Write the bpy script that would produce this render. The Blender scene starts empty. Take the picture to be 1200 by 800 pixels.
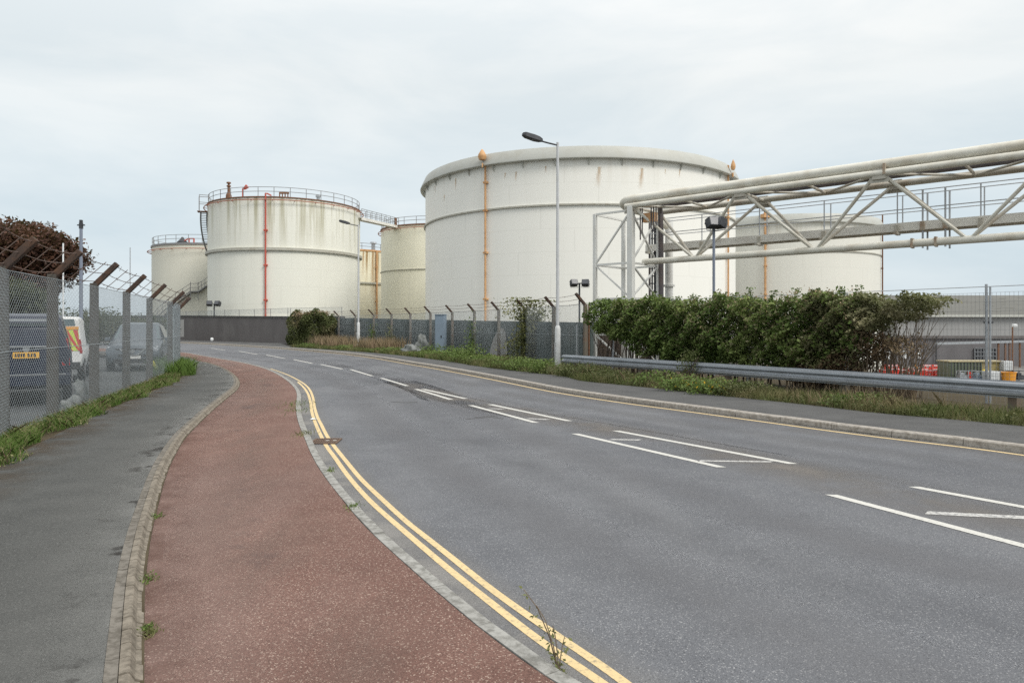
import bpy, math, random
import numpy as np
from mathutils import Vector, Matrix
from mathutils.geometry import tessellate_polygon
random.seed(7); rng = np.random.default_rng(7)
S = bpy.context.scene; COL = S.collection
F = 820.0; HZ = 382.0; EYE = 1.6; PI = math.pi
def G(px, py, z=0.0):
    d = F*(EYE-z)/(py-HZ); return ((px-600)/F*d, d)
def at(px, py, Y):
    return ((px-600)/F*Y, Y, EYE+(HZ-py)*Y/F)

# ------------------------------------------------------------------ mesh builder
ORIG = {}
class MB:
    def __init__(s): s.v=[]; s.f=[]
    def quad(s,*p):
        n=len(s.v); s.v+= [tuple(q) for q in p]; s.f.append(tuple(range(n,n+len(p))))
    def box(s,c,d,rz=0,rx=0):
        M=Matrix.Rotation(rz,3,'Z')@Matrix.Rotation(rx,3,'X'); n=len(s.v); c=Vector(c)
        for sx in (-.5,.5):
            for sy in (-.5,.5):
                for sz in (-.5,.5): s.v.append(tuple(c+M@Vector((sx*d[0],sy*d[1],sz*d[2]))))
        for a in ((0,1,3,2),(4,6,7,5),(0,4,5,1),(2,3,7,6),(0,2,6,4),(1,5,7,3)): s.f.append(tuple(n+i for i in a))
    def bar(s,p,q,w,h=None,up=(0,0,1)):
        h=h or w; p=Vector(p);q=Vector(q);d=(q-p).normalized();u=Vector(up)
        if abs(d.dot(u))>.98:u=Vector((1,0,0))
        a=d.cross(u).normalized();b=a.cross(d);n=len(s.v)
        for e in (p,q):
            for i,j in ((-1,-1),(1,-1),(1,1),(-1,1)): s.v.append(tuple(e+a*(i*w/2)+b*(j*h/2)))
        for t in ((0,1,2,3),(7,6,5,4),(0,4,5,1),(1,5,6,2),(2,6,7,3),(3,7,4,0)): s.f.append(tuple(n+i for i in t))
    def tube(s,pts,r,n=8,closed=False,cap=True):
        P=[Vector(p) for p in pts]; m=len(P); rs=r if isinstance(r,(list,tuple)) else [r]*m
        base=len(s.v); a=None
        for i in range(m):
            if closed: d=(P[(i+1)%m]-P[i-1])
            else: d=P[min(i+1,m-1)]-P[max(i-1,0)]
            d=d.normalized()
            if a is None:
                u=Vector((0,0,1)) if abs(d.z)<.95 else Vector((1,0,0)); a=d.cross(u).normalized()
            else: a=(a-d*a.dot(d)).normalized()
            b=d.cross(a)
            for k in range(n):
                t=2*PI*k/n; s.v.append(tuple(P[i]+a*(math.cos(t)*rs[i])+b*(math.sin(t)*rs[i])))
        for i in range(m if closed else m-1):
            j=(i+1)%m
            for k in range(n):
                l=(k+1)%n; s.f.append((base+i*n+k,base+i*n+l,base+j*n+l,base+j*n+k))
        if cap and not closed:
            s.f.append(tuple(base+k for k in range(n))[::-1]); s.f.append(tuple(base+(m-1)*n+k for k in range(n)))
    def lathe(s,prof,n=64,c=(0,0),a0=0,a1=2*PI):
        full=abs(a1-a0-2*PI)<1e-6; m=n if full else n+1; base=len(s.v); k=len(prof)
        for i in range(m):
            t=a0+(a1-a0)*i/n
            for r,z in prof: s.v.append((c[0]+r*math.cos(t),c[1]+r*math.sin(t),z))
        for i in range(n):
            j=(i+1)%m
            for q in range(k-1): s.f.append((base+i*k+q,base+j*k+q,base+j*k+q+1,base+i*k+q+1))
    def prism(s,poly,z0,z1,sides=True,bottom=False):
        n=len(s.v); m=len(poly)
        for x,y in poly: s.v.append((x,y,z1))
        area=sum(poly[i-1][0]*poly[i][1]-poly[i][0]*poly[i-1][1] for i in range(m))
        for t in tessellate_polygon([[Vector((x,y,0)) for x,y in poly]]):
            a,b,c=[poly[i] for i in t]
            cr=(b[0]-a[0])*(c[1]-a[1])-(b[1]-a[1])*(c[0]-a[0])
            s.f.append(tuple(n+i for i in (t if cr>0 else t[::-1])))
        if sides:
            for x,y in poly: s.v.append((x,y,z0))
            for i in range(m):
                j=(i+1)%m; q=(n+i,n+m+i,n+m+j,n+j); s.f.append(q if area>0 else q[::-1])
    def loft(s,rings,cap=True,closed=True):
        base=len(s.v); k=len(rings[0])
        for r in rings: s.v+=[tuple(p) for p in r]
        for i in range(len(rings)-1):
            for q in range(k if closed else k-1):
                l=(q+1)%k; s.f.append((base+i*k+q,base+i*k+l,base+(i+1)*k+l,base+(i+1)*k+q))
        if cap:
            s.f.append(tuple(base+q for q in range(k))[::-1]); e=base+(len(rings)-1)*k; s.f.append(tuple(e+q for q in range(k)))
    def blob(s,c,r,n=10,m=6,jit=.15):
        rings=[]
        for i in range(m+1):
            t=PI*i/m; ring=[]
            for k in range(n):
                a=2*PI*k/n; q=1+random.uniform(-jit,jit)
                ring.append((c[0]+r[0]*q*math.sin(t)*math.cos(a),c[1]+r[1]*q*math.sin(t)*math.sin(a),c[2]-r[2]*math.cos(t)*(q if 0<i<m else 1)))
            rings.append(ring)
        s.loft(rings,cap=False)
    def rock(s,c,r,seed=0):
        rings=[]; n,m=22,14
        for i in range(m+1):
            t=PI*i/m; ring=[]
            for k in range(n):
                a=2*PI*k/n; d=(math.sin(t)*math.cos(a),math.sin(t)*math.sin(a),-math.cos(t))
                q=1+.20*math.sin(3.1*d[0]+seed)*math.cos(2.7*d[1]+1.3*seed)+.13*math.sin(6.3*d[2]+4*d[0]+seed)+.08*math.sin(11*d[0]+9*d[1]+seed*2)+.05*math.sin(17*d[1]-13*d[2])
                ring.append(tuple(c[j]+r[j]*q*d[j] for j in range(3)))
            rings.append(ring)
        s.loft(rings,cap=False)
    def build(s,name,mat,parent=None,smooth=False,local=False,bevel=0):
        o0=Vector((0,0,0)) if (parent is None or local) else ORIG.get(parent.name,Vector((0,0,0)))
        me=bpy.data.meshes.new(name); me.from_pydata([(v[0]-o0.x,v[1]-o0.y,v[2]-o0.z) for v in s.v],[],s.f)
        me.materials.append(mat); me.update()
        if smooth:
            me.polygons.foreach_set('use_smooth',[True]*len(me.polygons)); me.set_sharp_from_angle(angle=math.radians(40))
        o=bpy.data.objects.new(name,me); COL.objects.link(o)
        if parent is not None: o.parent=parent; ORIG[o.name]=ORIG.get(parent.name,Vector((0,0,0)))
        else: ORIG[o.name]=Vector((0,0,0))
        if bevel:
            b=o.modifiers.new('bevel','BEVEL'); b.width=bevel; b.segments=2; b.limit_method='ANGLE'
        return o
def arr_mesh(name,V,mat,parent=None,k=4):
    n=len(V)//k; me=bpy.data.meshes.new(name)
    o0=Vector((0,0,0)) if parent is None else ORIG.get(parent.name,Vector((0,0,0)))
    V=V-np.array(o0); me.vertices.add(n*k); me.vertices.foreach_set('co',V.astype(np.float32).ravel())
    me.loops.add(n*k); me.loops.foreach_set('vertex_index',np.arange(n*k,dtype=np.int32))
    me.polygons.add(n); me.polygons.foreach_set('loop_start',np.arange(0,n*k,k,dtype=np.int32)); 
    me.update(calc_edges=True); me.validate(); me.materials.append(mat)
    o=bpy.data.objects.new(name,me); COL.objects.link(o)
    if parent is not None: o.parent=parent; ORIG[o.name]=ORIG.get(parent.name,Vector((0,0,0)))
    return o
def leaves(name,P,size,mat,parent=None,up=.35,asp=.55,tri=False):
    n=len(P); d=rng.normal(size=(n,3)); d[:,2]*=.7; d/=np.linalg.norm(d,axis=1)[:,None]
    nr=rng.normal(size=(n,3)); nr[:,2]+=up*3; b=np.cross(d,nr); b/=np.linalg.norm(b,axis=1)[:,None]+1e-9
    s=(size*rng.uniform(.6,1.4,n))[:,None]; P=np.asarray(P)
    a=P-d*s*.5; e=P+d*s*.5; m1=P+b*s*asp*.5+d*s*.05; m2=P-b*s*asp*.5+d*s*.05
    return arr_mesh(name,np.stack([a,m1,e,m2],1).reshape(-1,3),mat,parent)
def blades(P,h,w,lean=.35):
    n=len(P); P=np.asarray(P); t=rng.uniform(0,2*PI,n); hh=(h*rng.uniform(.45,1.25,n))
    wd=np.stack([np.cos(t),np.sin(t),0*t],1)*(w*rng.uniform(.6,1.3,n))[:,None]
    l=rng.normal(size=(n,2))*lean; tip=P+np.stack([l[:,0]*hh,l[:,1]*hh,hh],1)
    mid=P+np.stack([l[:,0]*hh*.3,l[:,1]*hh*.3,hh*.55],1)
    return np.stack([P-wd,P+wd,mid+wd*.8,tip,mid-wd*.8],1).reshape(-1,3)
def tag(o,label=None,cat=None,group=None,kind=None):
    if label:o['label']=label
    if cat:o['category']=cat
    if group:o['group']=group
    if kind:o['kind']=kind
    return o
def thing(name,label,cat,loc=(0,0,0),rz=0,group=None):
    o=bpy.data.objects.new(name,None); COL.objects.link(o); o.empty_display_size=.2
    o.location=loc; o.rotation_euler=(0,0,rz); ORIG[o.name]=Vector(loc); return tag(o,label,cat,group)
def dup(root,loc,rz,label,sc=None):
    r=root.copy(); COL.objects.link(r); r.location=loc; r.rotation_euler=(0,0,rz); r['label']=label
    if sc: r.scale=sc
    def rec(a,b):
        for ch in list(a.children):
            if ch.parent is not a: continue
            c=ch.copy(); COL.objects.link(c); c.parent=b; rec(ch,c)
    rec(root,r); return r

# ------------------------------------------------------------------ materials
class N:
    def __init__(s,name):
        s.m=bpy.data.materials.new(name); s.m.use_nodes=True; s.t=s.m.node_tree; s.t.nodes.clear()
        s.out=s.n('ShaderNodeOutputMaterial'); s.b=s.n('ShaderNodeBsdfPrincipled'); s.l(s.b.outputs[0],s.out.inputs[0])
        s.tc=s.n('ShaderNodeTexCoord')
    def n(s,t,**k):
        x=s.t.nodes.new(t)
        for a,b in k.items(): setattr(x,a,b)
        return x
    def l(s,a,b): s.t.links.new(a,b)
    def map(s,scale=(1,1,1),co='Object'):
        m=s.n('ShaderNodeMapping'); m.inputs['Scale'].default_value=scale; s.l(s.tc.outputs[co],m.inputs[0]); return m.outputs[0]
    def noise(s,scale,vec=None,det=4,rough=.55):
        x=s.n('ShaderNodeTexNoise'); x.inputs['Scale'].default_value=scale; x.inputs['Detail'].default_value=det; x.inputs['Roughness'].default_value=rough
        s.l(vec if vec is not None else s.tc.outputs['Object'],x.inputs['Vector']); return x.outputs['Fac']
    def vor(s,scale,vec=None,out='Color'):
        x=s.n('ShaderNodeTexVoronoi'); x.inputs['Scale'].default_value=scale
        s.l(vec if vec is not None else s.tc.outputs['Object'],x.inputs['Vector']); return x.outputs[out]
    def ramp(s,f,stops):
        r=s.n('ShaderNodeValToRGB'); e=r.color_ramp.elements
        while len(e)>1: e.remove(e[-1])
        e[0].position=stops[0][0]; e[0].color=col(stops[0][1])
        for p,c in stops[1:]:
            q=e.new(p); q.color=col(c)
        s.l(f,r.inputs[0]); return r.outputs[0]
    def mix(s,f,a,b,mode='MIX'):
        x=s.n('ShaderNodeMix',data_type='RGBA',blend_type=mode)
        for i,v in ((0,f),(6,a),(7,b)):
            if hasattr(v,'links'): s.l(v,x.inputs[i])
            else: x.inputs[i].default_value=v if i==0 else col(v)
        return x.outputs[2]
    def math(s,op,a,b=0.0,c=None,clamp=False):
        x=s.n('ShaderNodeMath',operation=op); x.use_clamp=clamp
        for i,v in enumerate((a,b) if c is None else (a,b,c)):
            if hasattr(v,'links'): s.l(v,x.inputs[i])
            else: x.inputs[i].default_value=v
        return x.outputs[0]
    def xyz(s,vec=None):
        x=s.n('ShaderNodeSeparateXYZ'); s.l(vec if vec is not None else s.tc.outputs['Object'],x.inputs[0]); return x.outputs
    def bump(s,f,st=.3,d=.01):
        x=s.n('ShaderNodeBump'); x.inputs['Strength'].default_value=st; x.inputs['Distance'].default_value=d
        s.l(f,x.inputs['Height']); s.l(x.outputs[0],s.b.inputs['Normal'])
    def fin(s,c,rough=.8,metal=0,spec=.3):
        if hasattr(c,'links'): s.l(c,s.b.inputs['Base Color'])
        else: s.b.inputs['Base Color'].default_value=col(c)
        s.b.inputs['Roughness'].default_value=rough; s.b.inputs['Metallic'].default_value=metal; s.b.inputs['Specular IOR Level'].default_value=spec
        return s.m
def col(c):
    if isinstance(c,(int,float)): return (c,c,c,1)
    return tuple(c)+((1,) if len(c)==3 else ())
def paint(name,c,dirt=(.2,.15,.1),amt=.35,rough=.5,metal=0,scale=3,spec=.35):
    k=N(name); f=k.ramp(k.noise(scale,det=6),[(.45,0),(.75,1)]); f=k.math('MULTIPLY',f,amt)
    v=k.mix(k.noise(scale*6),tuple(x*.88 for x in c),tuple(min(1,x*1.08) for x in c))
    k.bump(k.noise(40),.05,.003); return k.fin(k.mix(f,v,dirt),rough,metal,spec)
def asphalt(name,dark,light,spec,big=.35,patch=(1,1,1)):
    k=N(name); a=k.noise(big,det=5,rough=.6); c=k.mix(k.ramp(a,[(.35,0),(.68,1)]),dark,light)
    b=k.noise(2.5,det=3); c=k.mix(k.math('MULTIPLY',k.ramp(b,[(.4,0),(.75,1)]),.35),c,tuple(x*.75 for x in dark))
    g=k.noise(150,det=3,rough=.8); c=k.mix(1.0,c,k.ramp(g,[(.30,.50),(.5,.98),(.70,1.5)]),'MULTIPLY')
    v=k.n('ShaderNodeSeparateColor'); k.l(k.vor(165),v.inputs[0])
    c=k.mix(k.ramp(v.outputs[0],[(.88,0),(.97,.6)]),c,spec)
    c=k.mix(k.ramp(v.outputs[1],[(.88,0),(.97,.6)]),c,tuple(x*.35 for x in dark))
    k.bump(k.noise(120,det=3),.5,.006); return k,c
k,c=asphalt('road_asphalt',(.113,.117,.128),(.172,.177,.189),(.40,.40,.40),.22)
# long wear bands and dusty edges
w=k.noise(1.0,k.map((.9,.12,1)),det=3); c=k.mix(k.math('MULTIPLY',k.ramp(w,[(.45,0),(.7,1)]),.28),c,(.20,.20,.205))
cr=k.vor(.55,k.map((1,1,1)),'Distance')
M_ROAD=k.fin(c,.85,0,.25)
k,c=asphalt('footpath_asphalt',(.070,.072,.069),(.108,.109,.104),(.20,.20,.19),.6); M_FOOT=k.fin(c,.9,0,.2)
k,c=asphalt('pavement_asphalt',(.085,.085,.085),(.12,.12,.118),(.2,.2,.2),.8); M_PAVE=k.fin(c,.9,0,.2)
k,c=asphalt('car_park_asphalt',(.07,.075,.078),(.11,.115,.115),(.2,.2,.2),.4); M_PARK=k.fin(c,.9,0,.2)
k,c=asphalt('red_asphalt',(.148,.080,.064),(.208,.125,.102),(.56,.45,.37),.7)
w=k.noise(.35,k.map((1,.35,1)),det=4); c=k.mix(k.math('MULTIPLY',k.ramp(w,[(.48,0),(.7,1)]),.5),c,(.20,.155,.14)); M_RED=k.fin(c,.88,0,.22)
k=N('soil'); M_SOIL=k.fin(k.mix(k.noise(3,det=6),(.045,.035,.022),(.12,.10,.065)),.95,0,.1)
k=N('ground'); M_GROUND=k.fin(k.mix(k.noise(.3,det=6),(.09,.085,.07),(.15,.145,.12)),.95,0,.1)
k=N('quay_concrete'); M_QUAY=k.fin(k.mix(k.noise(.2,det=6),(.17,.165,.155),(.27,.26,.245)),.92,0,.15)
def kerbmat(name,a,b,dirt):
    k=N(name); c=k.mix(k.noise(2.2,det=5),a,b); c=k.mix(k.ramp(k.noise(14,det=5,rough=.7),[(.42,0),(.62,.8)]),c,dirt)
    k.bump(k.noise(60),.4,.005); return k.fin(c,.9,0,.2)
M_KERB=kerbmat('kerb_concrete',(.33,.305,.27),(.47,.44,.40),(.22,.195,.165))
M_KERB2=kerbmat('kerb_stone',(.21,.183,.148),(.295,.26,.21),(.11,.095,.075))
M_KERB4=kerbmat('kerb_channel_concrete',(.165,.15,.13),(.24,.22,.19),(.09,.08,.065)); M_KERB3=kerbmat('kerb_granite',(.29,.285,.265),(.40,.395,.37),(.155,.15,.135))
def linemat(name,c,wear,under):
    k=N(name); f=k.ramp(k.noise(26,det=8,rough=.8),[(wear-.08,1),(wear+.06,0)])
    c=k.mix(k.math('MULTIPLY',f,.8),k.mix(k.noise(2),tuple(x*.85 for x in c),c),under); return k.fin(c,.7,0,.25)
M_YEL=linemat('yellow_line',(.72,.555,.30),.43,(.24,.21,.16))
M_WHT=linemat('white_line',(.63,.62,.575),.42,(.22,.22,.22))
M_WORN=linemat('worn_white_line',(.62,.61,.58),.50,(.16,.16,.165))
def tankmat(name,base,rust_amt,streak_top,H,green=0.0,drip=.2):
    k=N(name); x,y,z=k.xyz()[:3]
    ang=k.math('ARCTAN2',y,x)
    c=k.mix(k.noise(.12,det=5),tuple(v*.93 for v in base),base)
    st=k.noise(1.0,k.map((.9,.9,.035)),det=6,rough=.65)
    c=k.mix(k.math('MULTIPLY',k.ramp(st,[(.48,0),(.72,1)]),drip),c,(.50,.49,.43))
    # plate seams
    fz=k.math('FRACT',k.math('DIVIDE',z,2.05)); row=k.math('FLOOR',k.math('DIVIDE',z,2.05))
    sh=k.math('LESS_THAN',fz,.022)
    fa=k.math('FRACT',k.math('ADD',k.math('MULTIPLY',ang,2.07),k.math('MULTIPLY',row,.37)))
    sv=k.math('LESS_THAN',fa,.012); seam=k.math('MAXIMUM',sh,sv)
    c=k.mix(k.math('MULTIPLY',seam,.13),c,(.35,.34,.3))
    rn=k.noise(1.0,k.map((.12,.12,.12)),det=0); rr=k.n('ShaderNodeSeparateColor')
    # rust / algae streaks falling from the rim
    s2=k.noise(1.0,k.map((1.5,1.5,.05)),det=5,rough=.6)
    top=k.math('SUBTRACT',1.0,k.math('DIVIDE',k.math('SUBTRACT',H,z),streak_top),clamp=True)
    f=k.math('MULTIPLY',k.ramp(s2,[(.50,0),(.64,1)]),top,clamp=True)
    c=k.mix(k.math('MULTIPLY',f,rust_amt),c,(.34,.23,.09) if green<.5 else (.26,.23,.09))
    low=k.math('SUBTRACT',1.0,k.math('DIVIDE',z,4.0),clamp=True)
    c=k.mix(k.math('MULTIPLY',low,.15),c,(.4,.4,.34))
    k.bump(k.math('ADD',k.noise(.5,k.map((1,1,.7)),det=3),k.math('MULTIPLY',seam,-.3)),.10,.06)
    return k.fin(c,.55,0,.35)
CREAM=(.76,.75,.655)
M_T1=tankmat('white_tank_paint',(.87,.86,.80),.10,3.0,16.3,0,.06)
M_T2=tankmat('cream_tank_paint',(.80,.795,.71),.85,6.5,16.5,1,.16)
M_T3=tankmat('old_cream_tank_paint',(.72,.70,.60),.25,3,12.8,0,.12)
M_T4=tankmat('rusty_cream_tank_paint',(.82,.77,.60),1.0,9,15)
M_T5=tankmat('yellowed_tank_paint',(.86,.83,.67),.2,3,16.5,0,.1)
M_T6=tankmat('grey_cream_tank_paint',(.74,.73,.66),.35,4,21.6,0,.12)
M_RING=paint('stiffener_paint',(.46,.45,.39),(.22,.17,.1),.5)
M_GIRD=paint('wind_girder_paint',(.50,.505,.465),(.36,.33,.25),.3,scale=.8)
M_ROOF=paint('tank_roof_paint',(.55,.54,.48),(.3,.25,.18),.4,scale=1)
M_RAILW=paint('handrail_grey',(.24,.245,.25),(.2,.13,.08),.4)
M_REDP=paint('red_pipe_paint',(.52,.10,.07),(.25,.10,.06),.4,scale=1)
M_REDP2=paint('faded_red_paint',(.42,.17,.11),(.25,.13,.08),.5,scale=1)
M_ORANGE=paint('rusty_orange_pipe',(.62,.36,.17),(.34,.16,.06),.75,scale=2.5)
M_RUST=paint('rusty_steel',(.17,.09,.055),(.30,.14,.06),.6,.85,scale=6)
M_RUSTA=paint('rusty_arm',(.062,.044,.036),(.15,.075,.04),.7,.95,scale=7)
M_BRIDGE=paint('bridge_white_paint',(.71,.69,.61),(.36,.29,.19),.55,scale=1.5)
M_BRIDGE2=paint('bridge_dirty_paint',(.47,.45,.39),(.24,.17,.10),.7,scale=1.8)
M_BEAM=paint('walkway_beam_paint',(.78,.76,.70),(.30,.25,.2),.4,scale=1.5)
M_SPL=paint('rust_stained_paint',(.42,.36,.28),(.28,.13,.06),.8,.8,scale=5); M_DARKPIPE=paint('dark_pipe',(.12,.11,.115),(.2,.12,.08),.4,scale=2)
M_STEELW=paint('bridge_tower_paint',(.70,.70,.67),(.45,.42,.35),.35,scale=1.2)
M_GALV=paint('galvanised_steel',(.42,.44,.46),(.25,.25,.25),.4,.45,.5,scale=4)
M_BARR=paint('weathered_galvanised_rail',(.36,.385,.415),(.22,.225,.23),.5,.42,.45,scale=2.5)
M_LAMPC=paint('lamp_column_paint',(.52,.53,.54),(.3,.3,.28),.3,scale=4)
M_LAMPB=paint('lamp_sleeve_paint',(.62,.63,.63),(.35,.34,.3),.35,scale=4)
M_DARK=paint('dark_grey_metal',(.045,.048,.055),(.1,.1,.1),.3,.5,scale=5)
M_BLUEP=paint('blue_grey_post_paint',(.20,.23,.29),(.15,.15,.15),.3,.5)
M_GLASSL=paint('lamp_glass',(.07,.075,.085),(.05,.05,.05),.3,.25,spec=.5)
M_POST=paint('fence_post_concrete',(.085,.078,.068),(.045,.036,.028),.6,.95,scale=4)
M_POSTR=paint('fence_post_weathered',(.14,.125,.10),(.20,.10,.06),.5,.9,scale=4)
M_WIRE=paint('fence_wire',(.36,.40,.42),(.2,.19,.18),.4,.45,.2,scale=8)
M_WIRER=paint('rusty_wire',(.13,.095,.08),(.2,.1,.06),.5,.8,scale=8)
M_GATE=paint('galvanised_gate',(.46,.55,.58),(.3,.33,.33),.35,.5,.1,scale=4)
M_NOTICE=paint('notice_white',(.78,.80,.80),(.5,.5,.5),.2,.5)
M_CABI=paint('cabinet_blue_grey',(.22,.28,.345),(.16,.18,.2),.35,.6,scale=1.5)
k=N('rendered_wall'); x,y,z=k.xyz()[:3]
c=k.mix(k.noise(1.0,k.map((.8,.8,.12)),det=6),(.105,.097,.095),(.20,.185,.18)); c=k.mix(k.math('MULTIPLY',k.ramp(k.noise(.5,det=5),[(.5,0),(.62,1)]),.45),c,(.20,.19,.18))
k.bump(k.noise(15),.3,.02); M_WALL=k.fin(c,.92,0,.15)
M_COPE=paint('wall_coping',(.075,.075,.075),(.13,.12,.1),.4,.9)
M_PATCH=paint('pale_render',(.40,.39,.37),(.25,.24,.22),.5,.9,scale=1.5)
k=N('green_wall'); c=k.mix(k.noise(1.0,k.map((3,3,.25)),det=5),(.062,.082,.080),(.125,.15,.145)); c=k.mix(k.math('MULTIPLY',k.ramp(k.noise(.7,det=5),[(.5,0),(.65,1)]),.4),c,(.11,.10,.085)); M_GWALL=k.fin(c,.8,0,.2)
k=N('brick_wall'); bt=k.n('ShaderNodeTexBrick'); bt.inputs['Scale'].default_value=4.4; bt.inputs['Color1'].default_value=col((.15,.11,.09)); bt.inputs['Color2'].default_value=col((.20,.155,.125)); bt.inputs['Mortar'].default_value=col((.24,.22,.19)); bt.inputs['Mortar Size'].default_value=.012
cb=k.n('ShaderNodeCombineXYZ'); x,y,z=k.xyz()[:3]; k.l(k.math('ADD',x,k.math('MULTIPLY',y,.5)),cb.inputs[0]); k.l(z,cb.inputs[1]); k.l(cb.outputs[0],bt.inputs['Vector'])
M_BRICK=k.fin(k.mix(k.math('MULTIPLY',k.noise(2,det=6),.6),bt.outputs[0],(.13,.105,.085)),.92,0,.1)
def folmat(name,d,l,tip,clump=.9,trans=.25):
    k=N(name); a=k.noise(clump,det=3); b=k.noise(28,det=2)
    c=k.mix(k.ramp(b,[(.32,0),(.68,1)]),d,l); c=k.mix(k.math('MULTIPLY',k.ramp(a,[(.48,0),(.66,1)]),.75),c,tip)
    k.l(c,k.b.inputs['Base Color']); k.b.inputs['Roughness'].default_value=.6; k.b.inputs['Specular IOR Level'].default_value=.25
    t=k.n('ShaderNodeBsdfTranslucent'); k.l(k.mix(.5,c,(.12,.16,.03)),t.inputs[0]); m=k.n('ShaderNodeMixShader'); m.inputs[0].default_value=trans
    k.l(k.b.outputs[0],m.inputs[1]); k.l(t.outputs[0],m.inputs[2]); k.l(m.outputs[0],k.out.inputs[0]); return k.m
M_HEDGE=folmat('hedge_leaves',(.045,.082,.020),(.15,.215,.055),(.29,.345,.115),.8)
M_HEDGE2=folmat('hedge_pale_leaves',(.10,.105,.05),(.24,.24,.115),(.40,.36,.22),1.2)
M_DRY=folmat('dry_leaves',(.12,.075,.045),(.24,.17,.10),(.32,.25,.16),1.5,.15)
M_BUSH=folmat('bush_leaves',(.06,.075,.028),(.15,.17,.065),(.25,.205,.125),.7)
M_IVY=folmat('ivy_leaves',(.09,.105,.035),(.23,.24,.10),(.37,.34,.18),1.5)
M_WEED=folmat('weed_leaves',(.08,.125,.03),(.18,.26,.07),(.28,.33,.11),1.5)
M_GRASS=folmat('grass',(.07,.13,.022),(.14,.24,.05),(.22,.31,.085),1.2)
M_GRASS2=folmat('dull_grass',(.08,.105,.035),(.17,.195,.07),(.28,.235,.125),1.0)
M_STRAW=folmat('dry_grass',(.20,.15,.09),(.36,.28,.17),(.42,.30,.21),1.5,.15)
M_FLOW=folmat('yellow_flowers',(.45,.28,.02),(.7,.45,.03),(.6,.4,.05))
M_PURP=folmat('copper_leaves',(.045,.022,.016),(.12,.058,.040),(.20,.10,.062),.9,.2)
M_FARG=folmat('far_tree_leaves',(.045,.055,.03),(.10,.115,.06),(.16,.16,.09),.6)
M_BARK=paint('bark',(.075,.055,.042),(.14,.11,.08),.4,.95,scale=5)
M_STEM=paint('dead_stem',(.17,.13,.09),(.1,.07,.05),.5,.95,scale=5)
M_STONE=paint('pale_boulder',(.21,.22,.215),(.06,.07,.05),.9,.95,scale=6)
M_IRON=paint('rusty_gully_iron',(.13,.085,.06),(.2,.12,.08),.5,.8,scale=12)

# ------------------------------------------------------------------ curves
def resample(pts,step):
    P=[np.array(p,float) for p in pts]; out=[]
    for i in range(len(P)-1):
        p0=P[max(i-1,0)];p1=P[i];p2=P[i+1];p3=P[min(i+2,len(P)-1)]
        n=max(1,int(np.linalg.norm(p2-p1)/step))
        for k in range(n):
            t=k/n
            m1=(p2-p0)*.5; m2=(p3-p1)*.5; L=np.linalg.norm(p2-p1)
            for q in (0,):
                a=np.linalg.norm(m1); b=np.linalg.norm(m2)
                if a>L: m1=m1*L/a
                if b>L: m2=m2*L/b
            out.append((2*t**3-3*t**2+1)*p1+(t**3-2*t**2+t)*m1+(-2*t**3+3*t**2)*p2+(t**3-t**2)*m2)
    out.append(P[-1])
    return out
def even(pts,step):
    P=[np.array(p,float) for p in pts]; d=[0]
    for a,b in zip(P,P[1:]): d.append(d[-1]+np.linalg.norm(b-a))
    n=max(1,round(d[-1]/step)); X=np.interp(np.linspace(0,d[-1],n+1),d,[p[0] for p in P]); Y=np.interp(np.linspace(0,d[-1],n+1),d,[p[1] for p in P])
    return list(np.stack([X,Y],1))
def smooth(P,it=4):
    P=[np.array(p,float) for p in P]
    for _ in range(it): P=[P[0]]+[(P[i-1]+2*P[i]+P[i+1])/4 for i in range(1,len(P)-1)]+[P[-1]]
    return P
def offs(P,d):
    out=[]
    for i in range(len(P)):
        t=P[min(i+1,len(P)-1)]-P[max(i-1,0)]; t=t/np.linalg.norm(t); out.append(P[i]+np.array((-t[1],t[0]))*d)  # + = left of travel
    return out
def gp(L,z=0): return [G(a,b,z) for a,b in L]
def strip(mb,A,B,za,zb=None):
    zb=za if zb is None else zb; n=len(mb.v)
    for a,b in zip(A,B): mb.v.append((a[0],a[1],za)); mb.v.append((b[0],b[1],zb))
    for i in range(len(A)-1): mb.f.append((n+2*i,n+2*i+1,n+2*i+3,n+2*i+2))
def structure(mb,name,mat,smooth=False):
    return tag(mb.build(name,mat,smooth=smooth),kind='structure')

# road edge on the left (kerb outer = road side, inner = red path side); travelling away from the camera
ko=[(672,799),(650,780),(605,750),(550,707.5),(500,665.5),(439,613),(413,583),(393,560),(376.7,536.7),(366,515),(355.5,491.7),(352.5,475),(353,462),(350,455),(343,448),(333,441),(318,433.5),(300,428),(280,423.5),(257.5,420),(235,416),(210,412.5)]
KO=smooth(even(resample([(7.2,-12),(2.6,.2)]+gp(ko,.05)+[(-31,50),(-60,58)],.2),.2),6)
KO=[p for p in KO]
KI=offs(KO,.095)
# left kerb of the footpath (right edge of the stones)
kf=[(169,800),(169.5,720),(170,686),(174.5,646),(178,624),(185.5,592),(194,560),(203,538),(217,514),(233,497),(250,480.5),(267,466),(279,455.5),(281,447.5),(276,440),(264,432.5),(252,428),(235,423.5),(210,418)]
KF=smooth(even(resample([(2.2,-12),(.45,-1.2),(-.95,1.8)]+gp(kf,.05)+[(-33,47.5),(-60,53)],.15),.15),3)
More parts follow.
